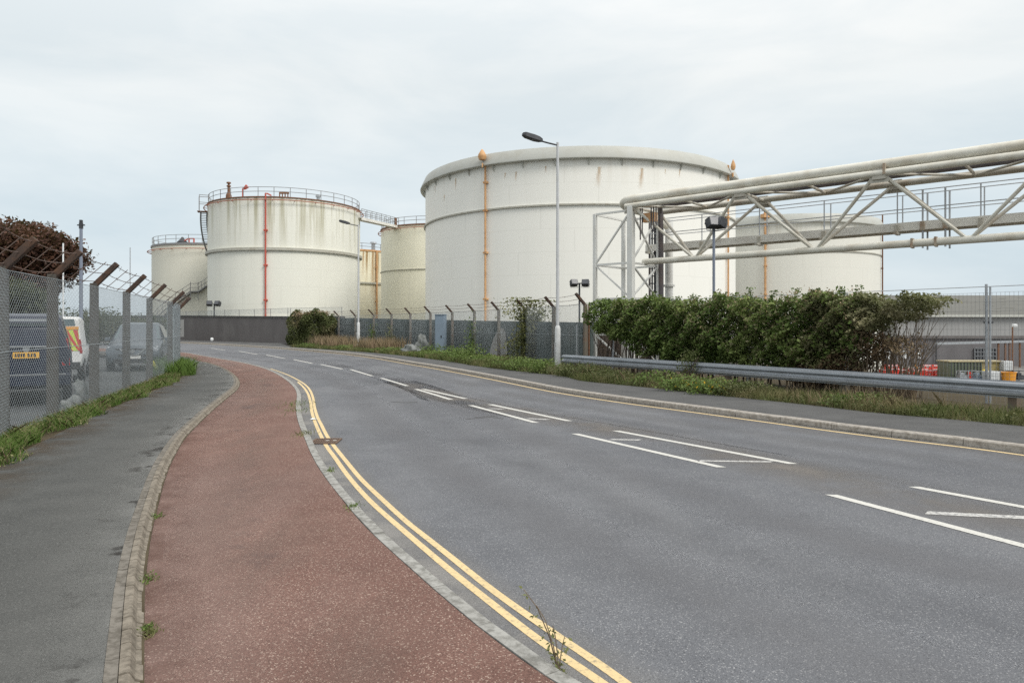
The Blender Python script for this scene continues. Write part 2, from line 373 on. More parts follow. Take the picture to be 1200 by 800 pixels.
# yellow line / kerb on the right
yr=[(1200,534),(1167,528),(1073,517.7),(980,506),(880,492.3),(780,478.8),(750,475),(695,467),(645,458.8),(590,447.5),(552.5,440),(510,432),(480,427),(440,420),(400,414.8),(340,409.5),(300,406.8),(255,404),(210,402)]
YR=smooth(even(resample([(17,-12),(9.3,4)]+gp(yr)+[(-60,80)],.25),.25),6)
KR=offs(YR,-.16)      # kerb face, right of travel
KRB=offs(YR,-.30)     # kerb back
GE=[(1260,506),(1200,499),(1120,491.5),(1020,483),(960,475.5),(860,465),(780,456),(720,450),(680,446),(660,440.5),(600,434),(560,429),(520,422.5),(475,417),(440,413.5),(400,410.5),(340,406.5)]
GEW=smooth(even(resample([(14,-6),(11,3.5)]+gp(GE,.1),.3),.3),3)

# ------------------------------------------------------------------ ground
EDGE=[(24,-60),(19,2),(16,6.5),(13.6,10.5),(11.6,14.5),(9.8,18.6),(9.0,22),(9.3,27),(12.5,33),(19,42),(27,56),(27.5,200),(27.5,900)]
plat=EDGE+[(-1500,900),(-1500,-200),(24,-200)]
m=MB(); m.prism(plat,-5,-.06,sides=False); structure(m,'ground',M_GROUND)
m=MB()
E2=[np.array(e,float) for e in EDGE]; strip(m,E2,offs(E2,-3.6),-.065,-4.75); structure(m,'slope',M_SOIL)
m=MB(); m.quad((-3000,-3000,-4.7),(3000,-3000,-4.7),(3000,3000,-4.7),(-3000,3000,-4.7)); structure(m,'quay_ground',M_QUAY)
m=MB(); m.prism([tuple(p) for p in KO]+[tuple(p) for p in KR[::-1]],-.1,0,sides=False); structure(m,'road',M_ROAD)
m=MB(); m.prism([tuple(p) for p in KF]+[tuple(p) for p in KI[::-1]],-.1,.05,sides=False); structure(m,'cycle_path',M_RED)
FEN_L=[(-4.2,3.0),(-5.95,7.4),(-7.0,9.6),(-7.55,11.5),(-8.18,13.7),(-9.15,16.6),(-10.0,19.3),(-10.85,22.2),(-11.9,24.9)]
FL=[np.array(p) for p in FEN_L]
gl=[(0,543),(10,538),(60,512),(100,492),(150,470),(200,449.5),(216,438.5),(214,431)]
GL=smooth(even(resample([(-3.0,-12),(-4.9,5.6)]+gp(gl,.1)+[(-15.5,30),(-30,43),(-60,49)],.3),.3),2)
KFL=offs(KF,.155)
m=MB(); m.prism([tuple(p) for p in GL]+[tuple(p) for p in KFL[::-1]],0,.10,sides=True); structure(m,'footpath',M_FOOT)
m=MB(); m.prism([(-3.05,-12),(-4.95,5.6)]+[tuple(p) for p in GL[3:] if p[1]>6 and p[1]<27]+[(-13.5,27.5),(-12.3,24.9)]+[(p[0]-.25,p[1]) for p in FEN_L[::-1]]+[(-4,-12)],0,.06); tag(structure(m,'verge_soil',M_SOIL),kind='structure')
m=MB(); m.prism([(-3.8,-20)]+[(p[0]-.2,p[1]) for p in FEN_L]+[(-12.2,25.2),(-18,34),(-34,46),(-70,56),(-90,20),(-60,-20)],0,-.02,sides=False); structure(m,'car_park',M_PARK)
# right pavement, verge
gw=[tuple(p) for p in GEW]
m=MB(); m.prism([tuple(p) for p in KRB if p[1]<62]+[(-21,63),(-19.9,60.5)]+gw[::-1]+[(20,-12)],0,.10,sides=False); structure(m,'pavement',M_PAVE)
WALLB=[(-14.3,58.2),(-19.7,61.3),(-36.9,77),(-60,94)]
m=MB(); m.prism([tuple(p) for p in KRB if p[1]>=60]+WALLB[::-1]+[(-19.9,60.5),(-21,62)],0,.095,sides=False); structure(m,'pavement_far',M_PAVE)
m=MB(); m.prism([p for p in gw]+[(-16,60),(-13.5,57),(-3,42),(3.4,27),(4,30),(8,30),(8.2,24),(9.4,18.5),(11.4,14),(13.4,10),(16,5.5),(17.5,-4)],-.1,.085,sides=True); structure(m,'verge',M_SOIL)
# kerbs (separate stones with open joints)
def kerb(name,line,prof,step,mat,gap=.008,lo=None,hi=None):
    P=even(line,step); m=MB(); nr=offs(P,1.0)
    for i in range(len(P)-1):
        mid=(P[i]+P[i+1])/2
        if np.hypot(*mid)>75: continue
        rings=[]; t=P[i+1]-P[i]; L=np.linalg.norm(t); t=t/L; dz=random.uniform(-.003,.003)
        for q,sgn in ((i,1),(i+1,-1)):
            nn=nr[q]-P[q]; nn=nn/np.linalg.norm(nn)
            rings.append([tuple(P[q]+nn*o+t*(gap/2*sgn))+(z+dz,) for o,z in prof])
        m.loft(rings)
    return structure(m,name,mat)
kerb('kerb',KR[5:],[(0,-.05),(-.005,.085),(-.02,.10),(-.145,.103),(-.145,-.05)],.915,M_KERB)
m=MB(); strip(m,offs(KR,.001),offs(KR,-.14),.02); structure(m,'kerb_bedding',M_SOIL)
kerb('kerb_edge',KO,[(.002,-.05),(.0,.042),(.012,.055),(.091,.055),(.095,-.05)],.6,M_KERB3,.005)
KFk=[p for p in KF if p[1]<29.5]
kerb('kerb_path',KFk,[(.0,.02),(.003,.057),(.035,.070),(.055,.105),(.063,.110),(.098,.106),(.102,.02)],.165,M_KERB2,.011)
kerb('kerb_channel',offs(KFk,.1015),[(0,.0),(0,.1),(.03,.098),(.054,.103),(.057,.0)],.33,M_KERB4,.006)
m=MB(); strip(m,KFk,offs(KFk,.155),.06); structure(m,'kerb_path_bedding',M_SOIL)

# ------------------------------------------------------------------ road markings
m=MB(); yl1=[(715,806),(707.5,800),(650,764),(612.5,736),(575,706),(532.5,672.5),(500,645),(462.5,612.8),(440,593.3),(420,572.5),(403.3,551.7),(391.7,535),(383.3,524),(376.7,511.7),(370,496.7),(365.5,483),(364,471.7),(361,461.7),(356,454),(349,447.5)]
yl2=[(742,806),(735,800),(675,760),(622.5,724),(582.5,696),(537.5,660),(500,630),(478,613),(446.7,584),(423.3,561.7),(406.7,541.7),(391.7,523),(383.3,511),(376.7,498),(371.7,488),(368.5,476.7),(367,466.7),(363,456.7),(356.7,450),(345,443),(333,437.5),(317,432)]
for L in (yl1,yl2):
    P=smooth(even(resample([tuple(np.array(G(*L[0]))+(np.array(G(*L[0]))-np.array(G(*L[1])))*k) for k in (14,8,4)]+gp(L),.15),.15),3)
    strip(m,offs(P,.027),offs(P,-.027),.004)
YRm=[p for p in YR]
strip(m,offs(YRm,.04),offs(YRm,-.04),.004); tag(m.build('yellow_line_marking',M_YEL),kind='structure')
m=MB()
def dash(a,b,w=.10):
    A=np.array(G(*a));B=np.array(G(*b));d=(B-A)/np.linalg.norm(B-A);n=np.array((-d[1],d[0]))*w/2
    s=np.array((d[0],d[1]))*.06
    m.quad(tuple(A-n-s)+(.004,),tuple(B-n)+(.004,),tuple(B+n+s)+(.004,),tuple(A+n)+(.004,))
for a,b in (((496,456),(545,467)),((575,474),(666,493)),((723,505),(927,543)),((1074,571),(1330,618)),((488,456),(528,468)),((552,475),(627,495)),((675,508.5),(843,547)),((977,580.5),(1330,674)),
    ((447,443),(477,452)),((411,433),(436,440.5)),((376,427),(401,432.3)),((344,421.2),(366,425.8)),((312,416),(334,420)),((280,411.6),(302,415.2)),((247,408),(264,410.2))): dash(a,b)
tag(m.build('white_line_marking',M_WHT),kind='structure')
m=MB()
for a,b,w in (((1090,601),(1330,613),.11),((718,515),(748,515.5),.10),((822,540),(902,541),.08),((575,478.7),(588,479.3),.1),((620,490.5),(641,491.5),.1)): dash(a,b,w)
tag(m.build('worn_line_marking',M_WORN),kind='structure')
m=MB()
for L,w in (([(546,491),(560,490),(575,488.5),(590,490.5)],.025),([(459,471),(474,471.5),(489,471)],.03),([(556,489),(568,488),(583,487)],.015)):
    P=[np.array(G(*p)) for p in L]; strip(m,offs(P,w),offs(P,-w),.003)
tag(m.build('road_crack',M_COPE),kind='structure')

# worn and dusty bands lying on the surfaces
def fademat(name,c,scale,lo,hi,amt,stretch=(1,1,1)):
    k=N(name); a=k.n('ShaderNodeVertexColor'); a.layer_name='fade'; f=k.ramp(k.noise(scale,k.map(stretch),det=6,rough=.65),[(lo,0),(hi,1)])
    f=k.math('MULTIPLY',k.math('MULTIPLY',f,a.outputs[0]),amt,clamp=True); g=k.noise(150,det=2,rough=.8)
    cc=k.mix(1.0,c,k.ramp(g,[(.3,.6),(.7,1.35)]),'MULTIPLY'); k.fin(cc,.9,0,.15)
    t=k.n('ShaderNodeBsdfTransparent'); m=k.n('ShaderNodeMixShader'); k.l(f,m.inputs[0]); k.l(t.outputs[0],m.inputs[1]); k.l(k.b.outputs[0],m.inputs[2]); k.l(m.outputs[0],k.out.inputs[0]); return k.m
def band(name,lines,fades,z,mat,parent=None):
    m=MB(); n=len(lines[0]); q=len(lines); F_=[]
    for i in range(n):
        for l,f in zip(lines,fades):
            p=l[i]; m.v.append((p[0],p[1],p[2] if len(p)>2 else z)); F_.append(f*(min(1,i/6.,(n-1-i)/6.) if parent is None else 1) if not callable(f) else f(i))
    for i in range(n-1):
        for j in range(q-1): m.f.append((i*q+j,i*q+j+1,(i+1)*q+j+1,(i+1)*q+j))
    o=m.build(name,mat,parent); at_=o.data.color_attributes.new('fade','FLOAT_COLOR','POINT')
    for i,f in enumerate(F_): at_.data[i].color=(f,f,f,1)
    if parent is None: tag(o,kind='structure')
    return o
near=lambda P,d=45:[p for p in P if np.hypot(*p)<d and p[1]>-3]
KFn=near(KF); KOn=near(KO); YRn=near(YR,50)
band('footpath_dust',[offs(KFn,.157),offs(KFn,.40),offs(KFn,.95)],(1,.55,0),.1035,fademat('path_dust',(.21,.21,.20),1.1,.25,.6,.75))
band('footpath_stain',[offs(KFn,.157),offs(KFn,.22),offs(KFn,.42)],(1,.8,0),.1055,fademat('path_stain',(.045,.041,.037),1.7,.57,.63,.75))
band('footpath_edge_dirt',[offs(near(GL),.02),offs(near(GL),-.25),offs(near(GL),-.7)],(1,.5,0),.1035,fademat('edge_dirt',(.10,.075,.05),2.2,.4,.62,.8))
band('red_path_edge_dirt',[offs(KFn,-.005),offs(KFn,-.12),offs(KFn,-.35)],(1,.7,0),.0535,fademat('red_dirt',(.125,.066,.05),3.5,.35,.75,.5))
band('red_path_wear',[offs(KIn,.12) for KIn in [near(KI)]]+[offs(near(KI),.7),offs(near(KI),1.4)],(0,1,0),.0535,fademat('red_wear',(.235,.168,.142),.9,.42,.66,.6,(1,.4,1)))
band('red_path_patch',[offs(KFn,-.4),offs(KFn,-.62),offs(KFn,-.95)],(0,1,0),.0545,fademat('red_patch',(.14,.125,.125),1.3,.55,.72,.5))
band('gutter_dust',[offs(KOn,-.005),offs(KOn,-.18),offs(KOn,-.45)],(1,.8,0),.0025,fademat('gutter',(.29,.28,.265),1.5,.25,.6,.8))
band('kerb_grime',[offs(YRn,-.15),offs(YRn,.1),offs(YRn,.7)],(1,.6,0),.0025,fademat('grime',(.17,.155,.14),1.2,.3,.65,.8))
for nm,L,o,w,c,a in (('tyre_track',YRn,1.15,.45,(.20,.20,.205),.55),('tyre_track',YRn,2.75,.45,(.20,.20,.205),.5),('tyre_track',KOn,-1.3,.5,(.20,.20,.21),.6),('tyre_track',KOn,-3.0,.5,(.20,.20,.21),.6),('oil_band',YRn,1.95,.4,(.085,.085,.09),.2),('oil_band',KOn,-2.15,.5,(.09,.09,.095),.2)):
    band(nm,[offs(L,o-w),offs(L,o),offs(L,o+w)],(0,1,0),.0015,fademat(nm+'_tone',c,.8,.3,.68,a,(.6,.6,1)))
CL=smooth(even(resample(gp([(1330,655),(1100,590),(900,545),(760,513),(600,481),(520,464),(460,447)]),.3),.3),3)
band('centre_dust',[offs(CL,-.7),offs(CL,-.05),offs(CL,.7)],(0,1,0),.002,fademat('centre_dust',(.225,.205,.185),.8,.36,.62,.7))

# ------------------------------------------------------------------ gully grate
gx,gy=G(382,517.5); t=thing('gully_grate','rusty iron gully grate set across the double yellow lines','drain grate',(gx,gy,0),.05)
m=MB(); m.box((0,0,.003),(.36,.42,.012)); m.build('grate_base',M_DARK,t,local=True)
m=MB()
for dx in (-.17,.17): m.box((dx,0,.012),(.03,.42,.012))
for dy in (-.195,0,.195): m.box((0,dy,.0125),(.30,.03,.012))
for k in range(9):
    for sy in (-1,1): m.box((-.13+k*.0325,sy*.0975,.0115),(.017,.16,.01))
m.build('grate_bars',M_IRON,t,local=True)
m=MB(); m.box((.02,0,.0195),(.05,.03,.003)); m.build('paint_spot',M_WHT,t,local=True); m=MB(); m.box((.12,0,.0195),(.05,.03,.003)); m.build('paint_spot',M_WHT,t,local=True)

# ------------------------------------------------------------------ storage tanks
class Tank: pass
def fit(xl,xr,ytop,zt,zb=0):
    T=Tank(); a=math.atan((xl-600)/F); b=math.atan((xr-600)/F); al=(b-a)/2; c=(a+b)/2
    near=F*(zt-EYE)/((HZ-ytop)*math.cos(c)); D=near/(1-math.sin(al)); T.R=D*math.sin(al); T.C=np.array((D*math.sin(c),D*math.cos(c))); T.H=zt; T.zb=zb
    T.d=-T.C/np.linalg.norm(T.C); T.r=np.array((-T.d[1],T.d[0])); return T
def tp(T,phi,r,z):
    p=T.C+r*(math.cos(phi)*T.d+math.sin(phi)*T.r); return (p[0],p[1],z)
def phi_at(T,px,r=None):
    r=r or T.R; best=min((abs(600+F*tp(T,f,r,0)[0]/tp(T,f,r,0)[1]-px),f) for f in np.linspace(-1.35,1.35,541)); return best[1]
def zat(y,p): return EYE+(HZ-y)*math.hypot(0,p[1])/F
def tank_thing(T,label,mat,group='storage tanks of the terminal',roofdrop=0,cone=.6):
    t=thing('storage_tank',label,'storage tank',(T.C[0],T.C[1],T.zb),0,group); T.t=t
    m=MB(); m.lathe([(T.R,T.zb-.2),(T.R,T.H)],128,T.C); m.build('shell',mat,t,smooth=True)
    m=MB(); m.lathe([(T.R-.01,T.H-roofdrop),(.01,T.H-roofdrop+cone)],64,T.C); m.build('roof',M_ROOF,t,smooth=True)
    return t
def ring(T,z,out,h,mat,name='stiffener_ring'):
    m=MB(); m.lathe([(T.R-.02,z-h/2),(T.R+out,z-h/2),(T.R+out,z+h/2),(T.R-.02,z+h/2)],128,T.C); return m.build(name,mat,T.t,smooth=True)
def handrail(T,zb,h,n,r=.035,mat=None,R=None,gap=None):
    R=R or T.R-.1; m=MB()
    for z in (zb+h,zb+h*.55): m.tube([tp(T,2*PI*i/96,R,z) for i in range(96)],r,5,closed=True)
    for i in range(n): p=tp(T,2*PI*i/n+.05,R,zb-.1); m.tube([p,(p[0],p[1],zb+h)],r*1.15,5)
    m2=m.build('handrail',mat or M_RAILW,T.t); return m2
def vpipe(T,px,z0,z1,r,mat,clips,name='riser_pipe',head=None):
    f=phi_at(T,px); t=T.t; m=MB(); rr=T.R+r+.12
    m.tube([tp(T,f,rr,z0),tp(T,f,rr,z1)],r,8)
    for z in clips: m.box(tp(T,f,T.R+.12,z),(.42,.42,.16),math.atan2(T.C[1],T.C[0])+f); 
    o=m.build(name,mat,t,smooth=True); return f
def firering(T,z,off,r,mat):
    m=MB(); m.tube([tp(T,2*PI*i/96,T.R+off,z) for i in range(96)],r,6,closed=True)
    for i in range(24):
        p=tp(T,2*PI*i/24+.1,T.R+off,z); q=tp(T,2*PI*i/24+.1,T.R-.02,z-.02); m.tube([p,q],.04,4)
    return m.build('fire_ring_pipe',mat,T.t)
# --- the big white tank
T1=fit(498.5,862,172,17.5); tank_thing(T1,'huge white storage tank with a flared rim band, in the middle of the picture',M_T1,roofdrop=2.2)
m=MB(); R=T1.R; m.lathe([(R-.25,17.5),(R+.06,17.56),(R+.56,16.50),(R+.54,16.42),(R-.01,16.36)],160,T1.C); m.build('wind_girder',M_GIRD,T1.t,smooth=True)
ring(T1,zat(239.5,tp(T1,0,R,0)),.18,.14,M_RING)
for i in range(-9,10):
    f=i*.175+.06; m=MB(); a=tp(T1,f,R-.01,16.34);b=tp(T1,f,R+.38,16.34);c=tp(T1,f,R-.01,15.8); s=np.array((math.cos(0),0))
    dv=np.array(tp(T1,f+.003,R,0))-np.array(tp(T1,f-.003,R,0)); dv=dv*.6
    m.loft([[tuple(np.array(p)+dv*.5) for p in (a,b,c)],[tuple(np.array(p)-dv*.5) for p in (a,b,c)]]); m.build('gusset',M_GIRD,T1.t)
k=N('rust_streak'); x,y,z=k.xyz()[:3]
c=k.mix(k.noise(1.5,k.map((2,2,.3))),(.55,.38,.18),(.68,.55,.36)); M_STREAK=k.fin(c,.8,0,.2)
M_STREAK2=fademat('rust_run',(.50,.30,.12),2.0,.25,.55,.85,(3,3,.4))
def streak(T,px,z,h,w,mat=None):
    f=phi_at(T,px); L=[[],[],[]]
    for i in range(9):
        t=i/8; ww=w*(.5+.5*t)
        for l,a in zip(L,(-1,0,1)): l.append(tp(T,f+a*ww/2/T.R-.25*t*w/T.R,T.R+.012,z-h*t))
    fd=lambda g:(lambda i:g*(1-i/8)**1.2)
    return band('rust_streak',L,(fd(.0),fd(1.),fd(.0)),0,mat or M_STREAK2,T.t)
for px,z,h,w in ((703,15.7,1.9,.75),(752,15.7,2.0,.7),(534,15.9,1.2,.4),(521,14.6,.7,.45),(592,15.6,.6,.3),(605,15.6,.9,.3),(510,15.9,.8,.35),(640,15.9,.7,.3),(797,15.9,.8,.3),(780,15.8,.6,.2)): streak(T1,px,z,h,w)
for px,cap in ((570,1),(851,.9)):
    f=vpipe(T1,px,-.1,17.4,.095,M_ORANGE,(4.1,8.4,12.3,14.9)); m=MB()
    rr=T1.R+.22; rr=T1.R+.70; p=tp(T1,f,rr,0); w_=.40 if px<600 else .24; prof=[(.02,16.85),(w_*.7,16.9),(w_,17.15),(w_*.9,17.4),(w_*.45,17.7),(w_*.2,17.85),(.01,17.9)]; m.lathe(prof,12,p[:2]); m.build('foam_chamber',M_ORANGE,T1.t,smooth=True)
    m=MB(); m.bar(tp(T1,f,R+.66,16.6),tp(T1,f,R+.66,16.2),.28,.1); m.build('rust_plate',M_ORANGE,T1.t)
# --- T2 cream tank with handrail
T2=fit(243,422,231,16.5); tank_thing(T2,'cream storage tank with top handrail and one red vertical pipe down its front',M_T2)
ring(T2,zat(292,tp(T2,0,T2.R,0)),.28,.32,M_RING); ring(T2,T2.H-.04,.1,.12,M_RUST,'kerb_angle')
handrail(T2,T2.H,1.12,32); firering(T2,T2.H-.42,.42,.06,M_REDP2)
vpipe(T2,312,-.1,T2.H+.3,.10,M_REDP,(2.5,4.6,8.6,12.6))
f=phi_at(T2,312); m=MB(); m.tube([tp(T2,f,T2.R+.22,T2.H+.3),tp(T2,f,T2.R-.5,T2.H+.42),tp(T2,f+.02,T2.R-1.5,T2.H+.40)],.09,6); m.build('pipe_bend',M_REDP,T2.t)
f=phi_at(T2,261); p=tp(T2,f,T2.R-.8,0); m=MB(); m.lathe([(.35,T2.H),(.33,T2.H+.5),(.16,T2.H+.9),(.15,T2.H+1.5),(.25,T2.H+1.52),(.25,T2.H+1.65),(.12,T2.H+1.7),(.12,T2.H+1.85),(.27,T2.H+1.9),(.24,T2.H+2.05),(.01,T2.H+2.1)],10,p[:2]); m.build('vent_stack',M_RUST,T2.t)
f=phi_at(T2,281); p=tp(T2,f,T2.R-.5,0); m=MB(); m.tube([(p[0],p[1],T2.H),(p[0],p[1],T2.H+1.0)],.08,6); m.tube([(p[0],p[1],T2.H+1.0),(p[0]+.25,p[1],T2.H+1.1),(p[0]+.55,p[1],T2.H+1.35)],[.12,.2,.26],8); m.build('fire_monitor',M_REDP,T2.t)
m=MB()
for px in (326,330,334,338): 
    f=phi_at(T2,px); p=tp(T2,f,T2.R-1.6,0); m.tube([(p[0],p[1],T2.H),(p[0],p[1],T2.H+.7)],.07,6)
f=phi_at(T2,325);g_=phi_at(T2,340); m.tube([tp(T2,f,T2.R-1.6,T2.H+.72),tp(T2,g_,T2.R-1.6,T2.H+.78)],.12,6); m.build('roof_manifold',M_RUST,T2.t)
f=phi_at(T2,377); p=tp(T2,f,T2.R-.9,0); m=MB(); m.lathe([(.2,T2.H),(.2,T2.H+.5),(.32,T2.H+.5),(.3,T2.H+.7),(.01,T2.H+.75)],10,p[:2]); m.build('roof_vent',M_GALV,T2.t)
def helix(T,f0,f1,z0,z1,w,nst,name='stair',mat=None,rail=True,side=1):
    mat=mat or M_RAILW; st=MB(); n=nst; R=T.R
    for r in (R+.05,R+w): st.tube([tp(T,f0+(f1-f0)*i/24,r,z0+(z1-z0)*i/24) for i in range(25)],.09,4)
    for i in range(n):
        t=(i+.5)/n; f=f0+(f1-f0)*t; z=z0+(z1-z0)*t; st.bar(tp(T,f,R+.05,z+.08),tp(T,f,R+w,z+.08),.25,.04)
    o=st.build(name,mat,T.t)
    if rail:
        m=MB()
        for dz in (.55,1.1): m.tube([tp(T,f0+(f1-f0)*i/24,R+w,z0+(z1-z0)*i/24+dz) for i in range(25)],.035,5)
        for i in range(0,25,3):
            f=f0+(f1-f0)*i/24; z=z0+(z1-z0)*i/24; m.tube([tp(T,f,R+w,z),tp(T,f,R+w,z+1.1)],.035,5)
        m.build('stair_rail',mat,o)
    return o
fs=-1.56
helix(T2,fs+.16,fs-.5,T2.H-1.0,9.0,.75,34,rail=False)
m=MB(); c=tp(T2,fs+.12,T2.R+.45,T2.H-.95); m.box(c,(1.0,1.3,.1),math.atan2(T2.C[1],T2.C[0])); m.build('landing',M_RUST,T2.t)
m=MB()
for df in (.05,.19):
    p=tp(T2,fs+df,T2.R+.95,T2.H-.95); m.tube([p,(p[0],p[1],T2.H+1.0)],.04,5); q=tp(T2,fs+df,T2.R-.1,T2.H+1.0); m.tube([(p[0],p[1],T2.H+1.0),q],.04,5); m.tube([(p[0],p[1],T2.H+.1),(q[0],q[1],T2.H+.1)],.035,5)
m.build('landing_rail',M_RAILW,T2.t)
# --- T3 far left tank
T3=fit(177.5,318,285.5,13.0); tank_thing(T3,'small cream storage tank on the far left with a zigzag stair climbing its side',M_T3)
ring(T3,T3.H-.05,.12,.25,M_RAILW,'kerb_angle'); handrail(T3,T3.H,1.2,28); firering(T3,T3.H-.75,.55,.055,M_REDP2)
f0,f1=phi_at(T3,180),phi_at(T3,226); P=tp(T3,f1,T3.R,0); zl=zat(342,P)
helix(T3,f0,f1,.8,zl,.9,30); 
f2=phi_at(T3,234); m=MB(); m.tube([tp(T3,f1+(f2-f1)*i/6,T3.R+.05,zl) for i in range(7)],.09,4); m.tube([tp(T3,f1+(f2-f1)*i/6,T3.R+.9,zl) for i in range(7)],.09,4)
for i in range(7): m.bar(tp(T3,f1+(f2-f1)*i/6,T3.R+.05,zl+.06),tp(T3,f1+(f2-f1)*i/6,T3.R+.9,zl+.06),.3,.05)
for f in (f1,f2):
    m.tube([tp(T3,f,T3.R+.9,zl-1.2),tp(T3,f,T3.R+.9,zl+1.3)],.05,5)
for dz in (.55,1.1): m.tube([tp(T3,f1+(f2-f1)*i/6,T3.R+.9,zl+dz) for i in range(7)],.035,5)
m.build('landing',M_RAILW,T3.t)
f3=phi_at(T3,262); helix(T3,f2,f3,zl,zl+(f3-f2)/(f1-f0)*(zl-.8)*1.1,.9,18)
p=tp(T3,phi_at(T3,207),T3.R-1.2,0); m=MB(); m.lathe([(.75,T3.H-.1),(.7,T3.H+.3),(.25,T3.H+.75),(.12,T3.H+1.0),(.01,T3.H+1.0)],10,p[:2]); m.build('roof_vent',M_DARK,T3.t)
m=MB(); a=phi_at(T3,211);b=phi_at(T3,224); m.tube([tp(T3,a,T3.R-1,T3.H+.45),tp(T3,(a+b)/2,T3.R-1,T3.H+.75),tp(T3,b,T3.R-1,T3.H+.75)],.09,6)
for f in ((a+b)/2,b): m.tube([tp(T3,f,T3.R-1,T3.H-.1),tp(T3,f,T3.R-1,T3.H+.75)],.1,6)
m.build('roof_pipework',M_REDP,T3.t)
# --- T5 and T4
T5=fit(446.5,586,262,16.5); tank_thing(T5,'yellowish cream storage tank partly hidden behind the left edge of the big white tank',M_T5)
ring(T5,zat(315,tp(T5,0,T5.R,0)),.12,.12,M_RING); ring(T5,T5.H-.05,.12,.2,M_RUST,'kerb_angle'); handrail(T5,T5.H,1.15,28,.04); firering(T5,T5.H-.5,.45,.06,M_REDP2)
T4=fit(352,463,292,15.0); tank_thing(T4,'rust-streaked narrow looking storage tank in the gap behind the second lamp post',M_T4)
ring(T4,zat(331,tp(T4,0,T4.R,0)),.3,.3,M_RING); ring(T4,T4.H-.05,.12,.3,M_ORANGE,'kerb_angle'); handrail(T4,T4.H,1.2,28,.045)
vpipe(T4,440.5,0,T4.H,.15,M_ORANGE,(3,6,9,12))
for px,h,w in ((437,9,1.2),(441,11,1.6),(430,4,.8),(426,5,.7)): streak(T4,px,T4.H-.2,h,w)
p=tp(T4,phi_at(T4,440.5),T4.R-.8,0); m=MB(); m.lathe([(.35,T4.H),(.35,T4.H+1.3),(.6,T4.H+1.35),(.55,T4.H+1.6),(.01,T4.H+1.7)],10,p[:2]); m.build('roof_vent',M_GALV,T4.t)
# --- T6 right tank, stands on the lower quay
T6=fit(806,1033,251.5,17.0,-4.7); tank_thing(T6,'grey cream storage tank seen behind the pipe bridge, right of the big white tank',M_T6,roofdrop=1.5)
m=MB(); R=T6.R; m.lathe([(R-.2,17.0),(R+.05,17.05),(R+.5,15.95),(R+.48,15.85),(R-.01,15.8)],128,T6.C); m.build('wind_girder',M_GIRD,T6.t,smooth=True)
ring(T6,zat(295,tp(T6,0,T6.R,0)),.15,.15,M_RING)
f=vpipe(T6,897,-4.6,17.2,.15,M_ORANGE,(2,6,10,13)); p=tp(T6,f,R+.35,0); m=MB(); m.box((p[0],p[1],16.9),(1.0,.8,.5),.35); m.tube([(p[0],p[1],17.1),(p[0],p[1],17.8)],.2,8); m.build('foam_chamber',M_ORANGE,T6.t)
vpipe(T6,1032.2,-4.6,17.8,.10,M_RUST,(2,6,10))
# --- walkway between T2 and T5
A=np.array(tp(T2,phi_at(T2,420),T2.R,T2.H-1.0)); Bf=phi_at(T5,463); B=np.array(tp(T5,Bf,T5.R-.1,T5.H-.02))
t=thing('roof_walkway','narrow railed footbridge joining the roofs of two cream tanks','walkway',tuple(A))
dirv=(B-A)/np.linalg.norm(B-A); sd=np.array((-dirv[1],dirv[0],0))*.45
m=MB(); m.bar(A,B,.9,.07); 
for s in (-1,1): m.bar(A+sd*s-np.array((0,0,.18)),B+sd*s-np.array((0,0,.18)),.09,.3)
m.build('deck',M_BEAM,t)
for s in (-1,1):
    m=MB()
    for dz in (.55,1.1): m.tube([A+sd*s+(0,0,dz),B+sd*s+(0,0,dz)],.04,5)
    for i in range(9): q=A+(B-A)*i/8+sd*s; m.tube([q,q+np.array((0,0,1.12))],.04,5)
    m.build('handrail',M_RAILW,t)
m=MB(); m.box(tuple(B+np.array((0,0,.6))),(.35,.3,1.25)); m.build('end_post',M_RUST,t)

